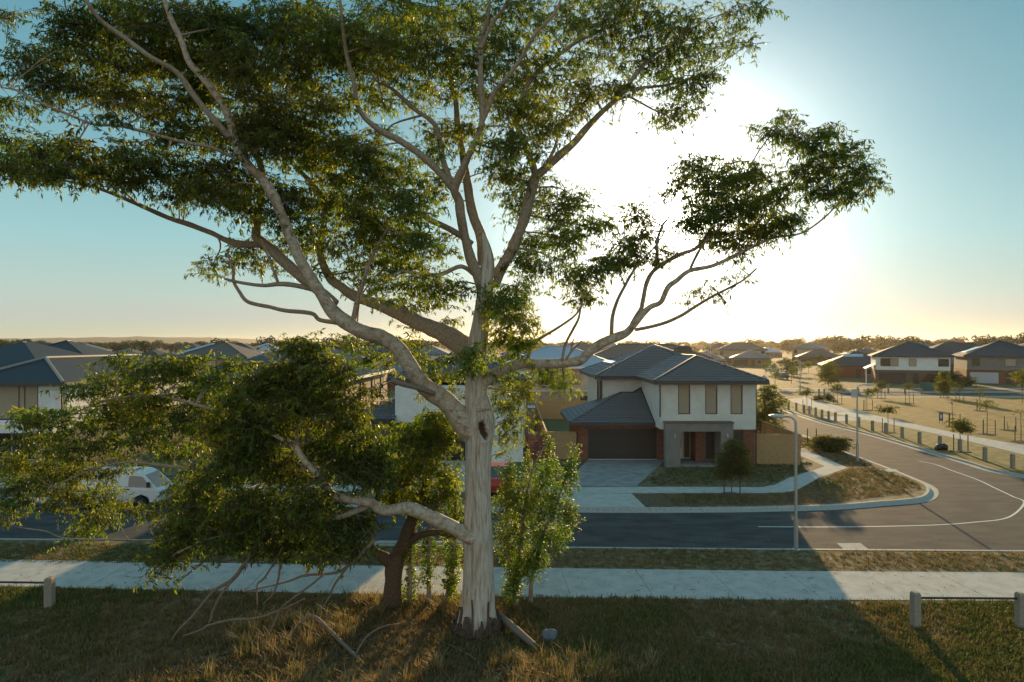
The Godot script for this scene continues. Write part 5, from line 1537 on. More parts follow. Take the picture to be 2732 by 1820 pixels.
func make_street_trees() -> void:
	var st := [[-0.55, 0.1, 1.3], [0.5, 0.12, 1.3]]
	var st3 := [[-0.55, 0.3, 1.25], [0.0, -0.45, 1.25], [0.55, 0.25, 1.25]]
	street_tree("street_tree", "young staked tree on the verge in front of the grey portico", "young street trees", gs(1952, 1322), [[-0.42, 0.05, 1.6], [0.42, 0.05, 1.7]], 2.9, [[0.15, 2.3, 0, 0.55, 0.65], [-0.2, 1.75, 0.1, 0.55, 0.6], [0.35, 1.6, 0, 0.5, 0.6], [-0.4, 1.15, 0, 0.25, 0.35], [0.1, 2.75, 0, 0.3, 0.3]], 0.85, 2.6)
	street_tree("garden_tree", "leafy tree behind the right-hand timber fence, nearest the house", "trees behind the fence", V(18.6, 0, -53.5), [], 4.4, [[0, 3.7, 0, 0.9, 0.8], [-0.3, 2.8, 0, 0.9, 0.9], [0.3, 2.0, 0, 0.9, 0.9]], 1.2, 1.6, false, 0.08)
	street_tree("garden_tree", "taller yellow-green tree behind the right-hand timber fence", "trees behind the fence", V(20.3, 0, -54.5), [], 5.0, [[0.2, 4.2, 0, 0.7, 0.8], [0.5, 3.3, 0, 1.0, 0.9], [0.0, 2.4, 0, 1.1, 0.9], [0.6, 1.6, 0, 0.8, 0.7]], 1.25, 1.6, false, 0.08)
	var park := [
		["broad yellow-green tree on the vacant corner lot", 560, 575, 0, 4.2, [[0, 3.4, 0, 1.3, 1.6], [0, 1.9, 0, 1.7, 1.4]], 1.25, 1.6],
		["small round tree right beside the big one on the vacant corner", 605, 592, 0, 2.4, [[0, 1.9, 0, 1.0, 0.8]], 1.1, 1.4],
		["staked sapling beside the start of the park path", 380, 765, 2, 2.6, [[-0.2, 2.2, 0, 0.8, 0.45]], 1.0, 1.5],
		["staked sapling in the low shrub bed", 635, 716, 2, 3.0, [[0, 2.2, 0, 0.9, 0.8]], 0.9, 0.9],
		["staked sapling leaning right in the middle of the lawn", 880, 768, 3, 2.4, [[0.35, 2.2, 0, 0.6, 0.4]], 1.0, 1.1],
		["compact staked tree before the cross street", 1000, 667, 2, 2.9, [[0, 2.0, 0, 0.8, 0.8], [-0.9, 1.2, 0, 0.4, 0.4]], 0.9, 1.7],
		["staked sapling with few leaves before the cream house", 1235, 712, 2, 2.9, [[0, 2.4, 0, 0.7, 0.5]], 0.9, 0.9],
		["dense cone-shaped yellow-green tree before the park houses", 1524, 663, 2, 4.2, [[0, 3.4, 0, 0.6, 0.8], [0, 2.3, 0, 1.0, 0.9], [0, 1.4, 0, 1.0, 0.7]], 1.3, 2.0],
		["bare sparse sapling with three stakes beside the blue sign", 1598, 905, 3, 3.0, [[0.1, 2.6, 0, 0.8, 0.6]], 0.9, 0.22],
		["bare sparse sapling, the second right of the blue sign", 1885, 968, 3, 3.4, [[-0.3, 2.9, 0, 0.9, 0.8]], 0.9, 0.25],
		["thin sparse sapling far back on the lawn", 1825, 772, 3, 3.2, [[0.1, 2.4, 0, 0.7, 0.8]], 0.9, 0.35],
		["leafless staked planting hole, three stakes only", 2060, 934, 3, 0.9, [], 1.0, 0.0],
		["staked sapling between kerb and park path with drooping crown", 1055, 952, 2, 2.5, [[-0.1, 2.2, 0, 0.8, 0.4]], 1.0, 1.4],
		["nearest staked sapling between bollards with full crown", 1660, 1113, 2, 2.4, [[0, 2.0, 0, 0.7, 0.5], [0.3, 1.7, 0, 0.5, 0.4]], 1.05, 1.8],
		["sparse sapling under the cone-shaped tree", 1655, 700, 2, 2.6, [[-0.1, 2.0, 0, 0.7, 0.6]], 0.9, 0.4],
		["orange-green tree at the right edge of the park", 2180, 705, 0, 4.6, [[0.2, 3.6, 0, 1.2, 1.2]], 1.3, 1.6],
		["staked trunk at the right edge of the lawn", 2168, 1030, 2, 2.5, [[0, 2.6, 0, 0.5, 0.3]], 0.9, 0.3]]
	for a in park:
		var b := q3(a[1], a[2])
		street_tree("park_tree", a[0], "young trees of the park", b, [] if a[3] == 0 else (st if a[3] == 2 else st3), a[4], a[5], a[6], a[7], false, 0.035)
	var k := 0
	for a in [[112, 575], [265, 512], [335, 480], [392, 455], [160, 445], [225, 420], [100, 470], [30, 470], [250, 545], [60, 430], [200, 400], [290, 445]]:
		street_tree("street_tree", "little round-headed verge tree, number %s along the far street" % ["one", "two", "three", "four", "five", "six", "seven", "eight", "nine", "ten", "eleven", "twelve"][k], "verge trees of the far street", q3(a[0], a[1]), [], 3.2, [[0, 2.4, 0, 0.9, 1.0]], 1.2 if k % 3 else 1.5, 1.3, k % 2 == 0, 0.05)
		k += 1
	# two rounded bushes by the side street
	for a in [["rounded green bush on the verge, left of the pair", 530, 1108, 0.95], ["rounded green bush on the verge, right of the pair", 630, 1118, 0.8]]:
		street_tree("bush", a[0], "bushes by the side street", q3(a[1], a[2]), [], 1.0, [[0, 0.55, 0, a[3], 0.55], [-0.3, 0.8, 0, 0.5, 0.4], [0.3, 0.75, 0, 0.5, 0.4]], 0.85, 3.2)
	for a in [["low dark shrub before the cream park house door", 1470, 555, 2.2], ["dark tall shrub at the corner of the cream park house", 1600, 565, 2.6], ["dark shrub by the grey park house garage", 1720, 560, 1.6], ["low shrub bed beside the park path", 480, 690, 0.9], ["low shrub in the bed nearer the lawn", 560, 680, 0.9]]:
		street_tree("bush", a[0], "shrubs beyond the park", q3(a[1], a[2]), [], a[3], [[0, a[3] * 0.5, 0, a[3] * 0.75, a[3] * 0.6]], 0.6, 2.5)
	# hollow wood on the horizon
	var m := MB.new()
	var r := RandomNumberGenerator.new()
	r.seed = 5
	for k2 in 8:
		var cc := V(r.randf_range(-2.6, 2.6), r.randf_range(2.6, 8.4), r.randf_range(-2.6, 2.6))
		for i in 46:
			var d := V(r.randfn(), r.randfn() * 0.7, r.randfn()).normalized() * r.randf_range(1.2, 2.6)
			var p := cc + d
			var u := V(r.randf_range(-1, 1), r.randf_range(-1, 1), r.randf_range(-1, 1)).normalized() * 0.9
			var w := u.cross(V(r.randf_range(-1, 1), 1, r.randf_range(-1, 1))).normalized() * 0.7
			m.tri(p - u, p + u, p + w)
	m.tube([V(0, 0, 0), V(0.2, 3, 0), V(0, 6, 0.3)], [0.4, 0.3, 0.15], 5)
	var me := m.mesh(mats.far_leaf)
	var where := []
	var cols := []
	for i in 1150:
		var z := r.randf_range(430, 1500)
		var x := r.randf_range(-0.95, 0.95) * z
		if z < 520 and absf(x - 80) < 120: continue
		var sc := r.randf_range(0.6, 1.25) * (1.0 + 0.5 * wob.get_noise_1d(x * 0.4)) * (1.25 if x > 0.35 * z else 1.0)
		where.append(Transform3D(Basis(Vector3.UP, r.randf() * TAU).scaled(V(sc * 1.3, sc, sc * 1.3)), V(x, 0, -z)))
		var g := r.randf_range(0.6, 1.2)
		cols.append(Color(0.075 * g, 0.085 * g, 0.035 * g))
	var o := multi(me, where, cols, "treeline", self)
	tag(o, "hazy belt of trees along the horizon", "treeline", "", "stuff")
	# garden trees among the roofs
	for i in 18:
		var z := r.randf_range(100, 300)
		var ang := lerpf(-0.73, -0.42, i / 8.0) if i < 9 else lerpf(0.36, 0.73, (i - 9) / 8.0)
		if i >= 9: z = r.randf_range(170, 320)
		var th := thing("garden_tree", "hazy garden tree among the roofs, %s from the left" % ORD[i], "tree", V(ang * z, 0, -z), r.randf() * TAU, "garden trees among the roofs")
		multi(me, [Transform3D(Basis().scaled(Vector3.ONE * r.randf_range(0.4, 0.6)), Vector3.ZERO)], [Color(0.09, 0.1, 0.035)], "crown", th)

# ---------------------------------------------------------------- grass
func tuft(sd: int, blades: int, h: float, spread: float, w: float) -> ArrayMesh:
	var r := RandomNumberGenerator.new()
	r.seed = sd
	var m := MB.new()
	for i in blades:
		var a := r.randf() * TAU
		var b := V(cos(a), 0, sin(a)) * r.randf() * spread * 0.5
		var d := V(r.randf_range(-1, 1), 0, r.randf_range(-1, 1)).normalized()
		var hh := h * r.randf_range(0.5, 1.2)
		var lean := d * hh * r.randf_range(0.15, 0.75)
		var s := V(-d.z, 0, d.x) * w * 0.5
		var g := r.randf_range(0.7, 1.25)
		m.col = Color(g, g * r.randf_range(0.9, 1.08), g)
		var mid := b + lean * 0.35 + V(0, hh * 0.6, 0)
		m.quad(b - s, b + s, mid + s * 0.7, mid - s * 0.7)
		m.tri(mid - s * 0.7, mid + s * 0.7, b + lean + V(0, hh * 0.95, 0))
	return m.mesh(mats.blade)
func make_grass() -> void:
	var short := [tuft(1, 10, 0.085, 0.24, 0.016), tuft(2, 10, 0.12, 0.28, 0.018)]
	var tall := [tuft(3, 11, 0.42, 0.26, 0.022), tuft(4, 11, 0.6, 0.3, 0.022)]
	var r := RandomNumberGenerator.new()
	r.seed = 9
	var w := [[], []]
	var c := [[], []]
	var tw := [[], []]
	var tc := [[], []]
	var straw := V(0.34, 0.25, 0.115)
	var brown := V(0.2, 0.135, 0.07)
	var green := V(0.085, 0.12, 0.028)
	for i in 60000:
		var z := r.randf_range(13.2, 22.6)
		var x := r.randf_range(-0.82, 0.82) * z
		var lim := 21.5 - x * (0.052 if x < 0.0 else 0.026)
		if z > lim - 0.02 - 0.3 * r.randf() * r.randf(): continue
		var n := wob.get_noise_2d(x * 7.0, z * 7.0) + 0.5 * wob.get_noise_2d(x * 40.0, z * 40.0)
		var gr := clampf(0.12 + n * 1.0 + smoothstep(6.0, 10.0, x) * 0.45 + smoothstep(-8.0, -12.0, x) * 0.3, 0.0, 1.0)
		if r.randf() > 0.35 + 0.65 * smoothstep(-0.35, 0.25, n): continue
		var col := brown.lerp(straw, r.randf() * 0.8)
		if r.randf() < gr:
			col = green.lerp(V(0.17, 0.17, 0.04), r.randf())
		var k := i % 2
		w[k].append(Transform3D(Basis(Vector3.UP, r.randf() * TAU).scaled(Vector3.ONE * r.randf_range(0.7, 1.4)), V(x, 0, -z)))
		c[k].append(Color(col.x, col.y, col.z))
	# the strip between path and kerb
	for i in 16000:
		var z := r.randf_range(23.6, 28.2)
		var x := r.randf_range(-0.8, 0.8) * z
		var lo := 24.35 - 0.026 * x
		var hi := 26.75 - 0.031 * x
		if z < lo + 0.05 or z > hi - 0.15: continue
		var n := wob.get_noise_2d(x * 9.0, z * 9.0)
		if r.randf() > 0.4 + 0.6 * smoothstep(-0.4, 0.3, n): continue
		var col := brown.lerp(straw, r.randf())
		if r.randf() < 0.3 + n: col = green.lerp(V(0.17, 0.17, 0.04), r.randf())
		w[i % 2].append(Transform3D(Basis(Vector3.UP, r.randf() * TAU).scaled(Vector3.ONE * r.randf_range(0.6, 1.1)), V(x, 0, -z)))
		c[i % 2].append(Color(col.x, col.y, col.z))
	for i in 2600:
		# tall straw round the foot of the trees and towards the camera
		var a := r.randf() * TAU
		var d := pow(r.randf(), 0.7)
		var x := -2.6 + cos(a) * d * 5.4
		var z := 18.0 + sin(a) * d * 3.6
		if i % 4 == 0:
			x = r.randf_range(-4.5, 3.5)
			z = r.randf_range(14.0, 18.5)
		if z > 21.2: continue
		if wob.get_noise_2d(x * 22.0, z * 22.0) < -0.02: continue
		if Vector2((x + 0.95) / 1.5, (z - 18.2) / 1.4).length() < 1.0: continue
		if x > -0.5 and z > 17.2: continue
		var col := V(0.3, 0.2, 0.085).lerp(V(0.4, 0.3, 0.15), r.randf())
		if r.randf() < 0.15: col = V(0.14, 0.15, 0.04)
		tw[i % 2].append(Transform3D(Basis(Vector3.UP, r.randf() * TAU).scaled(V(1, r.randf_range(0.35, 0.95), 1)), V(x, 0, -z)))
		tc[i % 2].append(Color(col.x, col.y, col.z))
	# scruffy weeds in the front garden and on the corner verge
	var garden := PackedVector2Array([g2(1790, 1248), g2(2010, 1243), q2(205, 1118), q2(500, 1240), q2(215, 1328), q2(100, 1380), g2(1850, 1294), g2(1712, 1294)])
	var corner := PackedVector2Array([g2(1700, 1320), q2(0, 1468), q2(210, 1462), q2(300, 1445), q2(490, 1340), q2(730, 1256), q2(960, 1246), q2(1215, 1340), q2(1325, 1392), q2(1315, 1428), q2(1190, 1465), q2(900, 1494), g2(2190, 1342), g2(1740, 1348)])
	var upper := PackedVector2Array([q2(235, 1025), q2(130, 925), q2(480, 1038), q2(650, 1114), q2(930, 1230), q2(735, 1240), q2(420, 1102)])
	for i in 26000:
		var x := r.randf_range(8.0, 27.0)
		var z := r.randf_range(33.0, 62.0)
		var p := Vector2(x, -z)
		var n := wob.get_noise_2d(x * 12.0, z * 12.0)
		var col := brown.lerp(straw, r.randf())
		if Geometry2D.is_point_in_polygon(p, garden):
			if n < 0.0: continue
			if r.randf() < 0.6: col = green
		elif Geometry2D.is_point_in_polygon(p, corner) or Geometry2D.is_point_in_polygon(p, upper):
			if r.randf() < 0.3 + n: col = green.lerp(V(0.17, 0.17, 0.04), r.randf())
		else:
			continue
		w[i % 2].append(Transform3D(Basis(Vector3.UP, r.randf() * TAU).scaled(Vector3.ONE * r.randf_range(0.6, 1.3)), V(x, 0, -z)))
		c[i % 2].append(Color(col.x, col.y, col.z))
	var holder := thing("grass", "short dry and green grass of the verges", "grass")
	holder.set_meta("kind", "stuff")
	for k in 2:
		multi(short[k], w[k], c[k], "grass_tufts", holder)
	var h2 := thing("tall_grass", "tall straw-coloured grass round the foot of the trees", "grass")
	h2.set_meta("kind", "stuff")
	for k in 2:
		multi(tall[k], tw[k], tc[k], "grass_tufts", h2)

# ---------------------------------------------------------------- fences, posts, lamps
func paling_fence(label: String, a: Vector3, b: Vector3, h: float, m: Material, group := "") -> void:
	var t := thing("timber_fence", label, "fence", a, 0.0, group)
	var d := (b - a)
	var l := d.length()
	t.rotation.y = atan2(-d.z, d.x)
	var rails := MB.new()
	for y in [0.3, h * 0.5, h - 0.25]:
		rails.box(V(0, y, -0.09), V(l, y + 0.08, -0.045))
	part(rails, "rail", m, t)
	var x := 0.0
	var box := MB.new()
	box.box(V(0, 0, -0.02), V(0.11, 1, 0.0))
	var me := box.mesh(m)
	var n := int(l / 0.125)
	var rest := []
	for i in n:
		var tr := Transform3D(Basis().scaled(V(1, h + rng.randf_range(-0.015, 0.015), 1)), V(i * 0.125, 0.02, rng.randf_range(-0.012, 0.012) + (0.02 if i % 2 else -0.0)))
		shared(me, "paling", t, tr)
	var pm := MB.new()
	pm.box(V(-0.06, 0, -0.2), V(0.06, h + 0.02, -0.095))
	var pme := pm.mesh(m)
	x = 0.0
	while x <= l + 0.1:
		shared(pme, "post", t, Transform3D(Basis(), V(minf(x, l), 0, 0)))
		x += 2.4
	var cap := MB.new()
	cap.box(V(0, h + 0.04, -0.06), V(l, h + 0.075, 0.05))
	part(cap, "capping", m, t)

func bollard_mesh(w: float, h: float) -> ArrayMesh:
	var b := MB.new()
	var s := w / 2
	b.box(V(-s, -0.1, -s), V(s, h - 0.05, s))
	var p := [V(-s, h - 0.05, s), V(s, h - 0.05, s), V(s, h - 0.05, -s), V(-s, h - 0.05, -s)]
	var q := [V(-s * 0.7, h, s * 0.7), V(s * 0.7, h, s * 0.7), V(s * 0.7, h, -s * 0.7), V(-s * 0.7, h, -s * 0.7)]
	for i in 4:
		b.quad(p[i], p[(i + 1) % 4], q[(i + 1) % 4], q[i])
	b.quad(q[0], q[1], q[2], q[3])
	return b.mesh(mats.post)

func barrier(label: String, a: Vector3, b: Vector3, w: float, h: float, rail_y: float) -> void:
	var t := thing("post_and_rail_barrier", label, "barrier", a, 0.0, "post barriers by the path")
	var me := bollard_mesh(w, h)
	shared(me, "post", t, Transform3D(Basis(Vector3.UP, 0.12), Vector3.ZERO))
	shared(me, "post", t, Transform3D(Basis(Vector3.UP, 0.05), b - a))
	var m := MB.new()
	m.tube([V(0, rail_y, 0), b - a + V(0, rail_y, 0)], [0.032, 0.032], 8)
	part(m, "rail", mats.cable, t)

func lamp_post(label: String, base: Vector3, h: float, arm: Vector3, panel := false) -> void:
	var t := thing("street_lamp", label, "street lamp", base, 0.0, "street lamps")
	var p := MB.new()
	var top := h - 0.25
	p.tube([V(0, -0.1, 0), V(0, 1.2, 0), V(0, 1.25, 0), V(0, top, 0)], [0.085, 0.085, 0.06, 0.05], 12)
	p.tube([V(0, 0, 0), V(0, 0.05, 0)], [0.14, 0.14], 12)
	part(p, "pole", mats.steel, t)
	var a := MB.new()
	var pts := []
	for i in 6:
		var u := i / 5.0
		pts.append(V(0, top - 0.02, 0) + arm * (1.0 - cos(u * PI / 2)) * 0.55 + V(0, 0.22 * sin(u * PI / 2), 0))
	pts.append(pts[5] + arm * 0.25)
	a.tube(pts, [0.05, 0.045, 0.04, 0.035, 0.035, 0.035, 0.035], 8)
	part(a, "arm", mats.steel, t)
	var l := MB.new()
	var e: Vector3 = pts[6]
	var d := arm.normalized()
	var s := d.cross(Vector3.UP)
	var bas := Transform3D(Basis(d, Vector3.UP, s), e)
	var prof := [[-0.06, 0.05, 0.04], [0.05, 0.11, 0.075], [0.35, 0.13, 0.08], [0.5, 0.1, 0.05], [0.56, 0.04, 0.02]]
	for i in prof.size() - 1:
		var u: Array = prof[i]
		var v: Array = prof[i + 1]
		for k in 8:
			var a0 := TAU * k / 8.0
			var a1 := TAU * (k + 1) / 8.0
			l.quad(bas * V(u[0], sin(a0) * u[2], cos(a0) * u[1]), bas * V(v[0], sin(a0) * v[2], cos(a0) * v[1]), bas * V(v[0], sin(a1) * v[2], cos(a1) * v[1]), bas * V(u[0], sin(a1) * u[2], cos(a1) * u[1]))
	part(l, "lamp_head", plain(0.55, 0.55, 0.54, 0.35), t)
	if panel:
		var q := MB.new()
		q.box(V(-0.4, h - 0.9, -0.02), V(-0.07, h - 0.35, 0.01))
		part(q, "sign_panel", plain(0.45, 0.46, 0.48, 0.5), t)

# ---------------------------------------------------------------- vehicles (nose towards local +x)
func zof(y: float, half: float, tuck_from: float, tuck: float) -> float:
	return half - maxf(0.0, y - tuck_from) * tuck - (0.06 if y < 0.35 else 0.0)
func body_mesh(prof: Array, half: float, tf: float, tk: float, m: Material) -> MB:
	var mb := MB.new()
	var poly := PackedVector2Array()
	for q in prof:
		poly.append(Vector2(q[0], q[1]))
	var ids := Geometry2D.triangulate_polygon(poly)
	for i in range(0, ids.size(), 3):
		var a := poly[ids[i]]
		var b := poly[ids[i + 1]]
		var c := poly[ids[i + 2]]
		if (b - a).cross(c - a) < 0.0:
			var tmp := b; b = c; c = tmp
		mb.tri(V(a.x, a.y, zof(a.y, half, tf, tk)), V(b.x, b.y, zof(b.y, half, tf, tk)), V(c.x, c.y, zof(c.y, half, tf, tk)))
		mb.tri(V(a.x, a.y, -zof(a.y, half, tf, tk)), V(c.x, c.y, -zof(c.y, half, tf, tk)), V(b.x, b.y, -zof(b.y, half, tf, tk)))
	for i in poly.size():
		var a := poly[i]
		var b := poly[(i + 1) % poly.size()]
		var za := zof(a.y, half, tf, tk)
		var zb := zof(b.y, half, tf, tk)
		mb.quad(V(a.x, a.y, -za), V(b.x, b.y, -zb), V(b.x, b.y, zb), V(a.x, a.y, za)) if Geometry2D.is_polygon_clockwise(poly) == false else mb.quad(V(a.x, a.y, za), V(b.x, b.y, zb), V(b.x, b.y, -zb), V(a.x, a.y, -za))
	return mb
func side_glass(parent: Node, pts: Array, half: float, tf: float, tk: float) -> void:
	for s in [1.0, -1.0]:
		var g := MB.new()
		for i in range(1, pts.size() - 1):
			var q := []
			for k in [0, i, i + 1]:
				q.append(V(pts[k][0], pts[k][1], s * (zof(pts[k][1], half, tf, tk) + 0.006)))
			var n: Vector3 = (q[1] - q[0]).cross(q[2] - q[0])
			if n.z * s > 0.0:
				g.tri(q[0], q[1], q[2])
			else:
				g.tri(q[0], q[2], q[1])
		part(g, "side_window", mats.pane, parent)
func wheel(parent: Node, x: float, z: float, r: float) -> void:
	var s := signf(z)
	var t := MB.new()
	t.tube([V(x, r, z - 0.1 * s), V(x, r, z - 0.08 * s), V(x, r, z + 0.08 * s), V(x, r, z + 0.1 * s)], [r * 0.9, r, r, r * 0.9], 20)
	var w := part(t, "wheel", mats.rubber, parent)
	var m := MB.new()
	m.tube([V(x, r, z + 0.09 * s), V(x, r, z + 0.112 * s)], [r * 0.62, r * 0.5], 14)
	part(m, "rim", mats.chrome, w)
func car(called: String, label: String, pos: Vector3, turn: float, paint: Material, group: String) -> void:
	var t := thing(called, label, "car", pos, turn, group)
	var half := 0.88
	var prof := [[-2.1, 0.3], [2.05, 0.3], [2.15, 0.55], [2.05, 0.78], [1.0, 0.95], [0.35, 1.4], [-0.2, 1.48], [-1.2, 1.45], [-1.85, 1.0], [-2.15, 0.95], [-2.2, 0.6]]
	part(body_mesh(prof, half, 0.92, 0.38, paint), "body", paint, t)
	side_glass(t, [[0.75, 0.97], [0.3, 1.36], [-0.2, 1.42], [-1.1, 1.4], [-1.6, 1.02]], half, 0.92, 0.38)
	var ws := MB.new()
	ws.quad(V(0.98, 0.975, 0.72), V(0.98, 0.975, -0.72), V(0.38, 1.395, -0.6), V(0.38, 1.395, 0.6))
	part(ws, "windscreen", mats.pane, t)
	var rw := MB.new()
	rw.quad(V(-1.86, 1.01, -0.7), V(-1.86, 1.01, 0.7), V(-1.24, 1.44, 0.58), V(-1.24, 1.44, -0.58))
	part(rw, "rear_window", mats.pane, t)
	for x in [-1.35, 1.35]:
		for z in [-0.8, 0.8]:
			wheel(t, x, z, 0.32)
	for z in [-0.6, 0.6]:
		var h := MB.new()
		h.box(V(2.06, 0.6, z - 0.16), V(2.16, 0.74, z + 0.16))
		part(h, "headlight", mats.chrome, t)

func make_van() -> void:
	var t := thing("delivery_van", "white delivery van with roof bars parked on the street behind the left foliage", "van", V(-19.5, ROAD_Y + 0.01, -34.1), 0.02)
	var half := 0.86
	var paint := plain(0.62, 0.64, 0.65, 0.28)
	var prof := [[-2.35, 0.32], [0.95, 0.32], [1.05, 0.62], [1.4, 0.78], [1.78, 0.62], [1.86, 0.36], [2.28, 0.36], [2.36, 0.6], [2.33, 0.95], [2.18, 1.08], [1.5, 1.78], [1.2, 1.92], [0.8, 1.96], [-2.1, 1.96], [-2.3, 1.85], [-2.38, 1.2]]
	part(body_mesh(prof, half, 1.08, 0.17, paint), "body", paint, t)
	side_glass(t, [[1.92, 1.12], [1.42, 1.68], [1.1, 1.72], [0.72, 1.72], [0.72, 1.17]], half, 1.08, 0.17)
	var ws := MB.new()
	ws.quad(V(2.17, 1.1, 0.74), V(2.17, 1.1, -0.74), V(1.53, 1.765, -0.66), V(1.53, 1.765, 0.66))
	part(ws, "windscreen", mats.pane, t)
	var bm := MB.new()
	bm.box(V(2.2, 0.36, -0.8), V(2.42, 0.62, 0.8))
	part(bm, "bumper", paint, t)
	var gl := MB.new()
	gl.box(V(2.3, 0.68, -0.45), V(2.365, 0.86, 0.45))
	part(gl, "grille", mats.black, t)
	for z in [-0.68, 0.68]:
		var h := MB.new()
		h.box(V(2.26, 0.68, z - 0.15), V(2.37, 0.9, z + 0.15))
		part(h, "headlight", mats.chrome, t)
		var mi := MB.new()
		mi.box(V(1.75, 1.15, z * 1.36 - 0.09), V(1.85, 1.42, z * 1.36 + 0.09))
		part(mi, "mirror", mats.black, t)
	for z in [-1.0, 1.0]:
		var dh := MB.new()
		dh.box(V(0.6, 1.02, z * 0.863 - 0.015), V(0.8, 1.07, z * 0.863 + 0.015))
		part(dh, "door_handle", mats.black, t)
		var seam := MB.new()
		seam.box(V(0.66, 0.45, z * 0.857 - 0.006), V(0.672, 1.75, z * 0.857 + 0.006))
	for x in [-1.5, 1.4]:
		for z in [-0.78, 0.78]:
			wheel(t, x, z, 0.33)
	for i in 4:
		var b := MB.new()
		b.box(V(-1.7 + i * 0.85, 1.965, -0.6), V(-1.64 + i * 0.85, 2.04, 0.6))
		part(b, "roof_bar", mats.steel, t)
	t.scale = Vector3.ONE * 0.93

# ---------------------------------------------------------------- the rest
func make_props() -> void:
	# timber fences
	paling_fence("timber paling fence joining the corner house to the side street", V(16.05, 0, -45.0), V(19.0, 0, -44.6), 1.95, mats.timber)
	paling_fence("long timber fence running back along the side street", V(19.0, 0, -44.75), V(20.0, 0, -66), 1.95, mats.timber)
	paling_fence("short timber fence between red gate and brick garage", V(2.45, 0, -46.9), V(4.5, 0, -46.9), 1.85, mats.timber)
	paling_fence("timber back fence in front of the blue-roofed house", V(2.4, 0, -72), V(20.0, 0, -72), 1.9, mats.timber)
	paling_fence("timber side fence dividing the two back yards", V(2.4, 0, -47.0), V(2.42, 0, -71.8), 1.85, mats.timber)
	# red slatted gate
	var g := thing("slatted_gate", "red-brown horizontal slat gate beside the white portico", "gate", V(1.05, 0, -46.4))
	var sl := MB.new()
	sl.box(V(0, 0, 0), V(1.4, 0.085, 0.03))
	var me := sl.mesh(mats.red_timber)
	for i in 17:
		shared(me, "slat", g, Transform3D(Basis(), V(0, 0.08 + i * 0.103, 0)))
	for x in [0.0, 0.66, 1.32]:
		var p := MB.new()
		p.box(V(x, 0, -0.06), V(x + 0.08, 1.85, -0.005))
		part(p, "post", mats.red_timber, g)
	# yard shed and air conditioners
	var s := thing("garden_shed", "small beige metal shed in the side yard", "shed", V(0.6, 0, -60.5))
	s.position = V(1.35, 0, -62.6)
	var sh := MB.new()
	for i in 9:
		sh.box(V(-0.75 + i * 0.16, 0, -1.2), V(-0.75 + i * 0.16 + 0.145, 2.0, 0.0 if i % 2 else -0.012))
	part(sh, "wall", mats.shed, s)
	sh = MB.new()
	sh.obox(Transform3D(Basis(Vector3.RIGHT, 0.06), V(0, 2.05, 0)), V(-0.85, 0, -1.35), V(0.8, 0.06, 0.15))
	part(sh, "roof", mats.roof_blue, s)
	for i in 2:
		var a := thing("air_conditioner", ["grey air conditioner box against the white house wall", "lower air conditioner box beside the side passage"][i], "air conditioner", V(1.6 + i * 0.15, 0, -53.0 + i * 2.6))
		var b := MB.new()
		b.box(V(-0.42, 0.08, -0.16), V(0.42, 0.8 + 0.3 * (1 - i), 0.16))
		part(b, "casing", mats.ac, a)
		b = MB.new()
		b.tube([V(0.0, 0.42, 0.16), V(0.0, 0.42, 0.175)], [0.27, 0.27], 16)
		part(b, "fan_grille", mats.black, a)
		b = MB.new()
		b.box(V(-0.4, 0, -0.14), V(-0.3, 0.08, 0.14))
		b.box(V(0.3, 0, -0.14), V(0.4, 0.08, 0.14))
		part(b, "foot", mats.black, a)
	# barriers near the camera
	barrier("timber post with dark rail at the far left of the path", V(-14.0, 0, -20.6), V(-18.6, 0, -20.75), 0.22, 0.93, 0.76)
	barrier("pair of timber posts joined by a dark rail at the lower right", gs(2441, 1676), gs(2721, 1678), 0.2, 1.03, 0.86)
	# bollards along the side street and the cross street
	var bm := bollard_mesh(0.2, 0.95)
	var words := ["first", "second", "third", "fourth", "fifth", "sixth", "seventh", "eighth", "ninth", "tenth", "eleventh", "twelfth", "thirteenth", "fourteenth", "fifteenth", "sixteenth", "seventeenth", "eighteenth"]
	var bl := [[2098, 1255], [1867, 1190], [1658, 1115], [1490, 1085], [1320, 1045], [1175, 1000], [1037, 960], [927, 940], [812, 905], [710, 880], [617, 860], [560, 850], [505, 835], [452, 815], [400, 800], [355, 790], [290, 770], [225, 765]]
	for i in bl.size():
		var o := MeshInstance3D.new()
		o.mesh = bm
		o.name = numbered("bollard")
		add_child(o)
		o.position = q3(bl[i][0], bl[i][1])
		o.rotation.y = rng.randf_range(-0.15, 0.15)
		tag(o, "square timber bollard, %s from the right along the bend" % words[i], "bollard", "timber bollards along the park kerb")
	var cl := [[1620, 628], [1540, 625], [1340, 632], [1200, 628], [1060, 622], [890, 632], [810, 632], [665, 602], [525, 640], [480, 640], [385, 632], [80, 640]]
	for i in cl.size():
		var o := MeshInstance3D.new()
		o.mesh = bm
		o.name = numbered("bollard")
		add_child(o)
		o.position = q3(cl[i][0], cl[i][1])
		tag(o, "small distant bollard before the cross street, %s from the left" % words[cl.size() - 1 - i], "bollard", "bollards before the cross street")
	# lamps
	lamp_post("galvanised street lamp on the verge in front of the bend", gs(2123, 1468), 5.2, V(-0.45, 0, -0.35))
	lamp_post("galvanised street lamp with a grey sign panel on the corner verge", q3(800, 1195), 5.25, V(0.75, 0, -0.1), true)
	lamp_post("far street lamp at the vacant corner lot", q3(322, 632), 5.4, V(-0.6, 0, 0.1))
	lamp_post("tall distant street lamp seen over the corner house roof", V(43.8, 0, -150), 8.1, V(0.9, 0, 0))
	lamp_post("distant street lamp left of the far street", V(33.0, 0, -178), 6.5, V(0.8, 0, 0))
	lamp_post("distant street lamp beside the far parked cars", V(62.0, 0, -215), 6.5, V(-0.8, 0, 0))
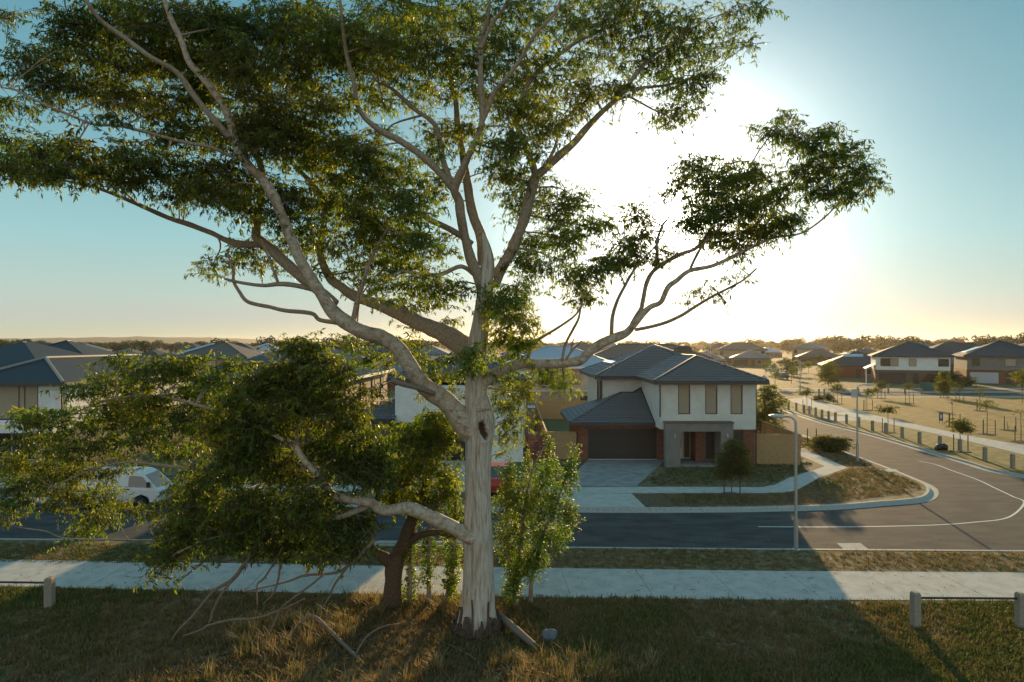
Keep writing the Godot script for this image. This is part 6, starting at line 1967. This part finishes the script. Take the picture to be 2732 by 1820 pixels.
	# stakes beside the bushes
	var k := thing("tree_stakes", "two bare dark stakes in a mulch bed by the bushes", "stakes", q3(420, 1052))
	for x in [-0.35, 0.35]:
		var b := MB.new()
		b.box(V(x - 0.03, -0.05, -0.03), V(x + 0.03, 1.25, 0.03))
		part(b, "stake", mats.stake, k)
	var mb := MB.new()
	mb.lathe([[0.9, 0.0], [0.7, 0.06], [0.02, 0.07]], V(0, 0.008, 0), 14)
	part(mb, "mulch_bed", mats.bark_rough, k)
	# park sign: blue board with a white oval
	var ps := thing("park_sign", "small dark blue sign with white oval on the dry lawn", "sign", q3(1500, 880))
	mb = MB.new()
	mb.box(V(-0.19, 0.3, -0.015), V(0.19, 1.1, 0.015))
	part(mb, "board", plain(0.02, 0.035, 0.12, 0.5), ps)
	for x in [-0.15, 0.15]:
		mb = MB.new()
		mb.box(V(x - 0.02, -0.05, -0.05), V(x + 0.02, 1.0, -0.016))
		part(mb, "leg", mats.post, ps)
	mb = MB.new()
	for i in 18:
		var a0 := TAU * i / 18
		var a1 := TAU * (i + 1) / 18
		mb.tri(V(0, 0.72, 0.02), V(cos(a0) * 0.1, 0.72 + sin(a0) * 0.24, 0.02), V(cos(a1) * 0.1, 0.72 + sin(a1) * 0.24, 0.02))
	part(mb, "oval", plain(0.6, 0.62, 0.66, 0.5), ps)
	# back of a street sign beside the fence trees
	var ss := thing("street_sign", "diamond street sign on a post seen past the fence trees", "sign", q3(20, 640))
	mb = MB.new()
	mb.tube([V(0, -0.1, 0), V(0, 3.0, 0)], [0.035, 0.035], 8)
	part(mb, "post", mats.steel, ss)
	mb = MB.new()
	mb.obox(Transform3D(Basis(V(0, 0, 1), PI / 4), V(0, 2.6, 0.05)), V(-0.4, -0.4, -0.01), V(0.4, 0.4, 0.01))
	part(mb, "plate", plain(0.4, 0.42, 0.44, 0.5), ss)
	# black bag at the foot of a bollard
	var bag := MB.new()
	lump(bag, V(0, 0.2, 0), V(0.42, 0.3, 0.3), 3)
	lump(bag, V(-0.35, 0.14, 0.1), V(0.22, 0.2, 0.2), 4)
	var bo := solo(bag, "rubbish_bag", mats.black, "black rubbish bag slumped at the foot of a bollard", "bag")
	bo.position = q3(1505, 1098)
	# teal skip by the cream park house
	var sk := thing("skip_bin", "teal skip bin on the kerb before the cream park house", "skip", q3(1395, 602))
	mb = MB.new()
	var lo := [V(-0.8, 0.05, 0.7), V(0.8, 0.05, 0.7), V(0.8, 0.05, -0.7), V(-0.8, 0.05, -0.7)]
	var hi := [V(-1.1, 1.3, 0.8), V(1.1, 1.3, 0.8), V(1.1, 1.3, -0.8), V(-1.1, 1.3, -0.8)]
	for i in 4:
		mb.quad(lo[i], lo[(i + 1) % 4], hi[(i + 1) % 4], hi[i])
		mb.quad(lo[(i + 1) % 4] * 0.96, lo[i] * 0.96, hi[i] * 0.96, hi[(i + 1) % 4] * 0.96)
	mb.quad(lo[0], lo[1], lo[2], lo[3])
	part(mb, "tub", mats.bin_green, sk)
	mb = MB.new()
	mb.box(V(-1.15, 1.26, 0.78), V(1.15, 1.33, 0.86))
	mb.box(V(-1.15, 1.26, -0.86), V(1.15, 1.33, -0.78))
	part(mb, "rim", mats.bin_green, sk)
	# fallen log, branches and the block right of the trunk
	var r := RandomNumberGenerator.new()
	r.seed = 21
	var lg := MB.new()
	var p0 := gd(1148, 1438)
	var p1 := gd(1228, 1490)
	lg.tube([p0 + V(0, 0.3, 0), p0.lerp(p1, 0.5) + V(0.02, 0.17, 0), p1 + V(0, 0.08, 0)], [0.1, 0.11, 0.09], 12)
	solo(lg, "fallen_log", mats.dead, "short thick log lying at the foot of the gum on the right", "log")
	for a in [
		["curved fallen branch arching over the straw left of the trunk", [[640, 1500, 0.02, 5], [690, 1455, 0.28, 8], [720, 1445, 0.35, 9], [760, 1468, 0.2, 10], [800, 1497, 0.08, 10], [838, 1530, 0.02, 7]]],
		["thin pale fallen branch just right of the arched one", [[812, 1520, 0.03, 4], [840, 1480, 0.16, 5], [880, 1455, 0.18, 5], [920, 1442, 0.1, 3]]],
		["forked stick lying in the shade below the trunk", [[1010, 1475, 0.04, 3], [1060, 1500, 0.06, 4], [1110, 1530, 0.05, 4], [1160, 1560, 0.03, 3]]],
		["thin stick leaning near the right sapling", [[1240, 1435, 0.05, 2.5], [1262, 1458, 0.05, 3], [1250, 1475, 0.02, 2]]],
		["short pale stick at the lower left corner of the straw", [[425, 1540, 0.03, 4], [450, 1550, 0.06, 4], [470, 1535, 0.15, 3]]]]:
		var m2 := MB.new()
		var pp := []
		var rr := []
		for q in a[1]:
			var b := gd(q[0], q[1] )
			pp.append(V(b.x, q[2], b.z))
			rr.append(q[3] * 0.5 * -b.z / 1562.0)
		var sp := spline(pp, rr, 4)
		m2.tube(sp[0], sp[1], 7)
		solo(m2, "fallen_branch", mats.dead, a[0], "branch", "fallen branches under the gum")
	var rk := MB.new()
	lump(rk, V(0, 0.12, 0), V(0.21, 0.17, 0.19), 6, 0.12)
	var ro := solo(rk, "boulder", grained(noise_tex(0.04, [[0.2, 0.1, 0.12, 0.15], [0.8, 0.19, 0.21, 0.24]], 51), Vector3.ONE * 1.5, 0.9), "blue-grey boulder in the grass right of the gum", "boulder")
	ro.position = gd(1263, 1470)
	# litter of bark and twigs under the gum
	var lw := []
	var lm := MB.new()
	lm.tri(V(-0.09, 0.01, -0.015), V(0.09, 0.015, -0.01), V(0.07, 0.02, 0.018))
	lm.tri(V(-0.09, 0.01, -0.015), V(0.07, 0.02, 0.018), V(-0.08, 0.012, 0.02))
	var lc := []
	for i in 1800:
		var a := r.randf() * TAU
		var d := pow(r.randf(), 0.6) * 6.5
		var q := V(-1.0 + cos(a) * d * 1.3, 0.01, -18.6 + sin(a) * d * 0.5)
		lw.append(Transform3D(Basis(Vector3.UP, r.randf() * TAU) * Basis(Vector3.RIGHT, r.randf_range(-0.5, 0.5)) * Basis().scaled(Vector3.ONE * r.randf_range(0.5, 1.6)), q))
		var gg := r.randf_range(0.5, 1.3)
		lc.append(Color(0.3 * gg, 0.22 * gg, 0.15 * gg))
	for i in 700:
		var q := V(r.randf_range(-17, 15), 0.022, -r.randf_range(21.6, 24.6))
		if i % 3 == 0: q = V(r.randf_range(-18, 20), ROAD_Y + 0.025, -27.9 + r.randf_range(-0.5, 0.25) * r.randf())
		lw.append(Transform3D(Basis(Vector3.UP, r.randf() * TAU) * Basis().scaled(Vector3.ONE * r.randf_range(0.35, 0.9)), q))
		var gg := r.randf_range(0.4, 1.2)
		lc.append(Color(0.22 * gg, 0.15 * gg, 0.09 * gg))
	var lt := multi(lm.mesh(mats.blade), lw, lc, "bark_litter", self)
	tag(lt, "scattered bark and leaf litter under the gum", "litter", "", "stuff")
	# cars
	make_van()
	car("parked_car", "red car glimpsed through the sapling right of the trunk", V(-0.9, 0.02, -37.4), PI / 2 + 0.05, plain(0.4, 0.05, 0.04, 0.3), "parked cars")
	var whites := plain(0.6, 0.6, 0.6, 0.3)
	var silver := plain(0.35, 0.36, 0.37, 0.25, 0.5)
	var green := plain(0.05, 0.09, 0.06, 0.3)
	for a in [["dark green car parked at the near end of the far street", 165, 505, 0.0, green], ["silver car parked behind the dark green one", 255, 462, 0.1, silver], ["white car farther up the far street", 268, 425, 0.1, whites], ["silver car far up the street on the right", 420, 380, 0.2, silver], ["white car at the end of the far street", 478, 378, 0.2, whites], ["dark car parked before the pale grey roofed house", 175, 378, 1.5, green], ["white car parked on the far kerb before the small houses", 90, 440, 1.4, whites], ["silver car at the bend of the far street", 330, 405, 0.2, silver]]:
		car("parked_car", a[0], q3(a[1], a[2]), PI / 2 - a[3], a[4], "parked cars")

func lump(mb: MB, c: Vector3, s: Vector3, sd: int, box := 0.0) -> void:
	var n := 12
	var pt := func(i: int, j: int) -> Vector3:
		var th := PI * i / n
		var ph := TAU * (j % (2 * n)) / (2 * n)
		var d := V(sin(th) * cos(ph), cos(th), sin(th) * sin(ph))
		var k := 1.0 + 0.35 * wob.get_noise_3dv(d * 70.0 + V(sd * 40, 0, 0))
		if box > 0.0:
			k *= lerpf(1.0, 0.8 / maxf(absf(d.x), maxf(absf(d.y), absf(d.z))), box)
		return c + d * s * k
	for i in n:
		for j in 2 * n:
			mb.tri(pt.call(i, j), pt.call(i, j + 1), pt.call(i + 1, j + 1))
			mb.tri(pt.call(i, j), pt.call(i + 1, j + 1), pt.call(i + 1, j))

func _ready() -> void:
	rng.seed = 4242
	wob.seed = 17
	wob.frequency = 0.01
	wob.noise_type = FastNoiseLite.TYPE_SIMPLEX_SMOOTH
	make_air()
	make_materials()
	make_tile()
	make_ground()
	make_corner_house()
	make_neighbours()
	make_suburb()
	make_gum()
	make_small_trees()
	make_street_trees()
	make_grass()
	make_props()
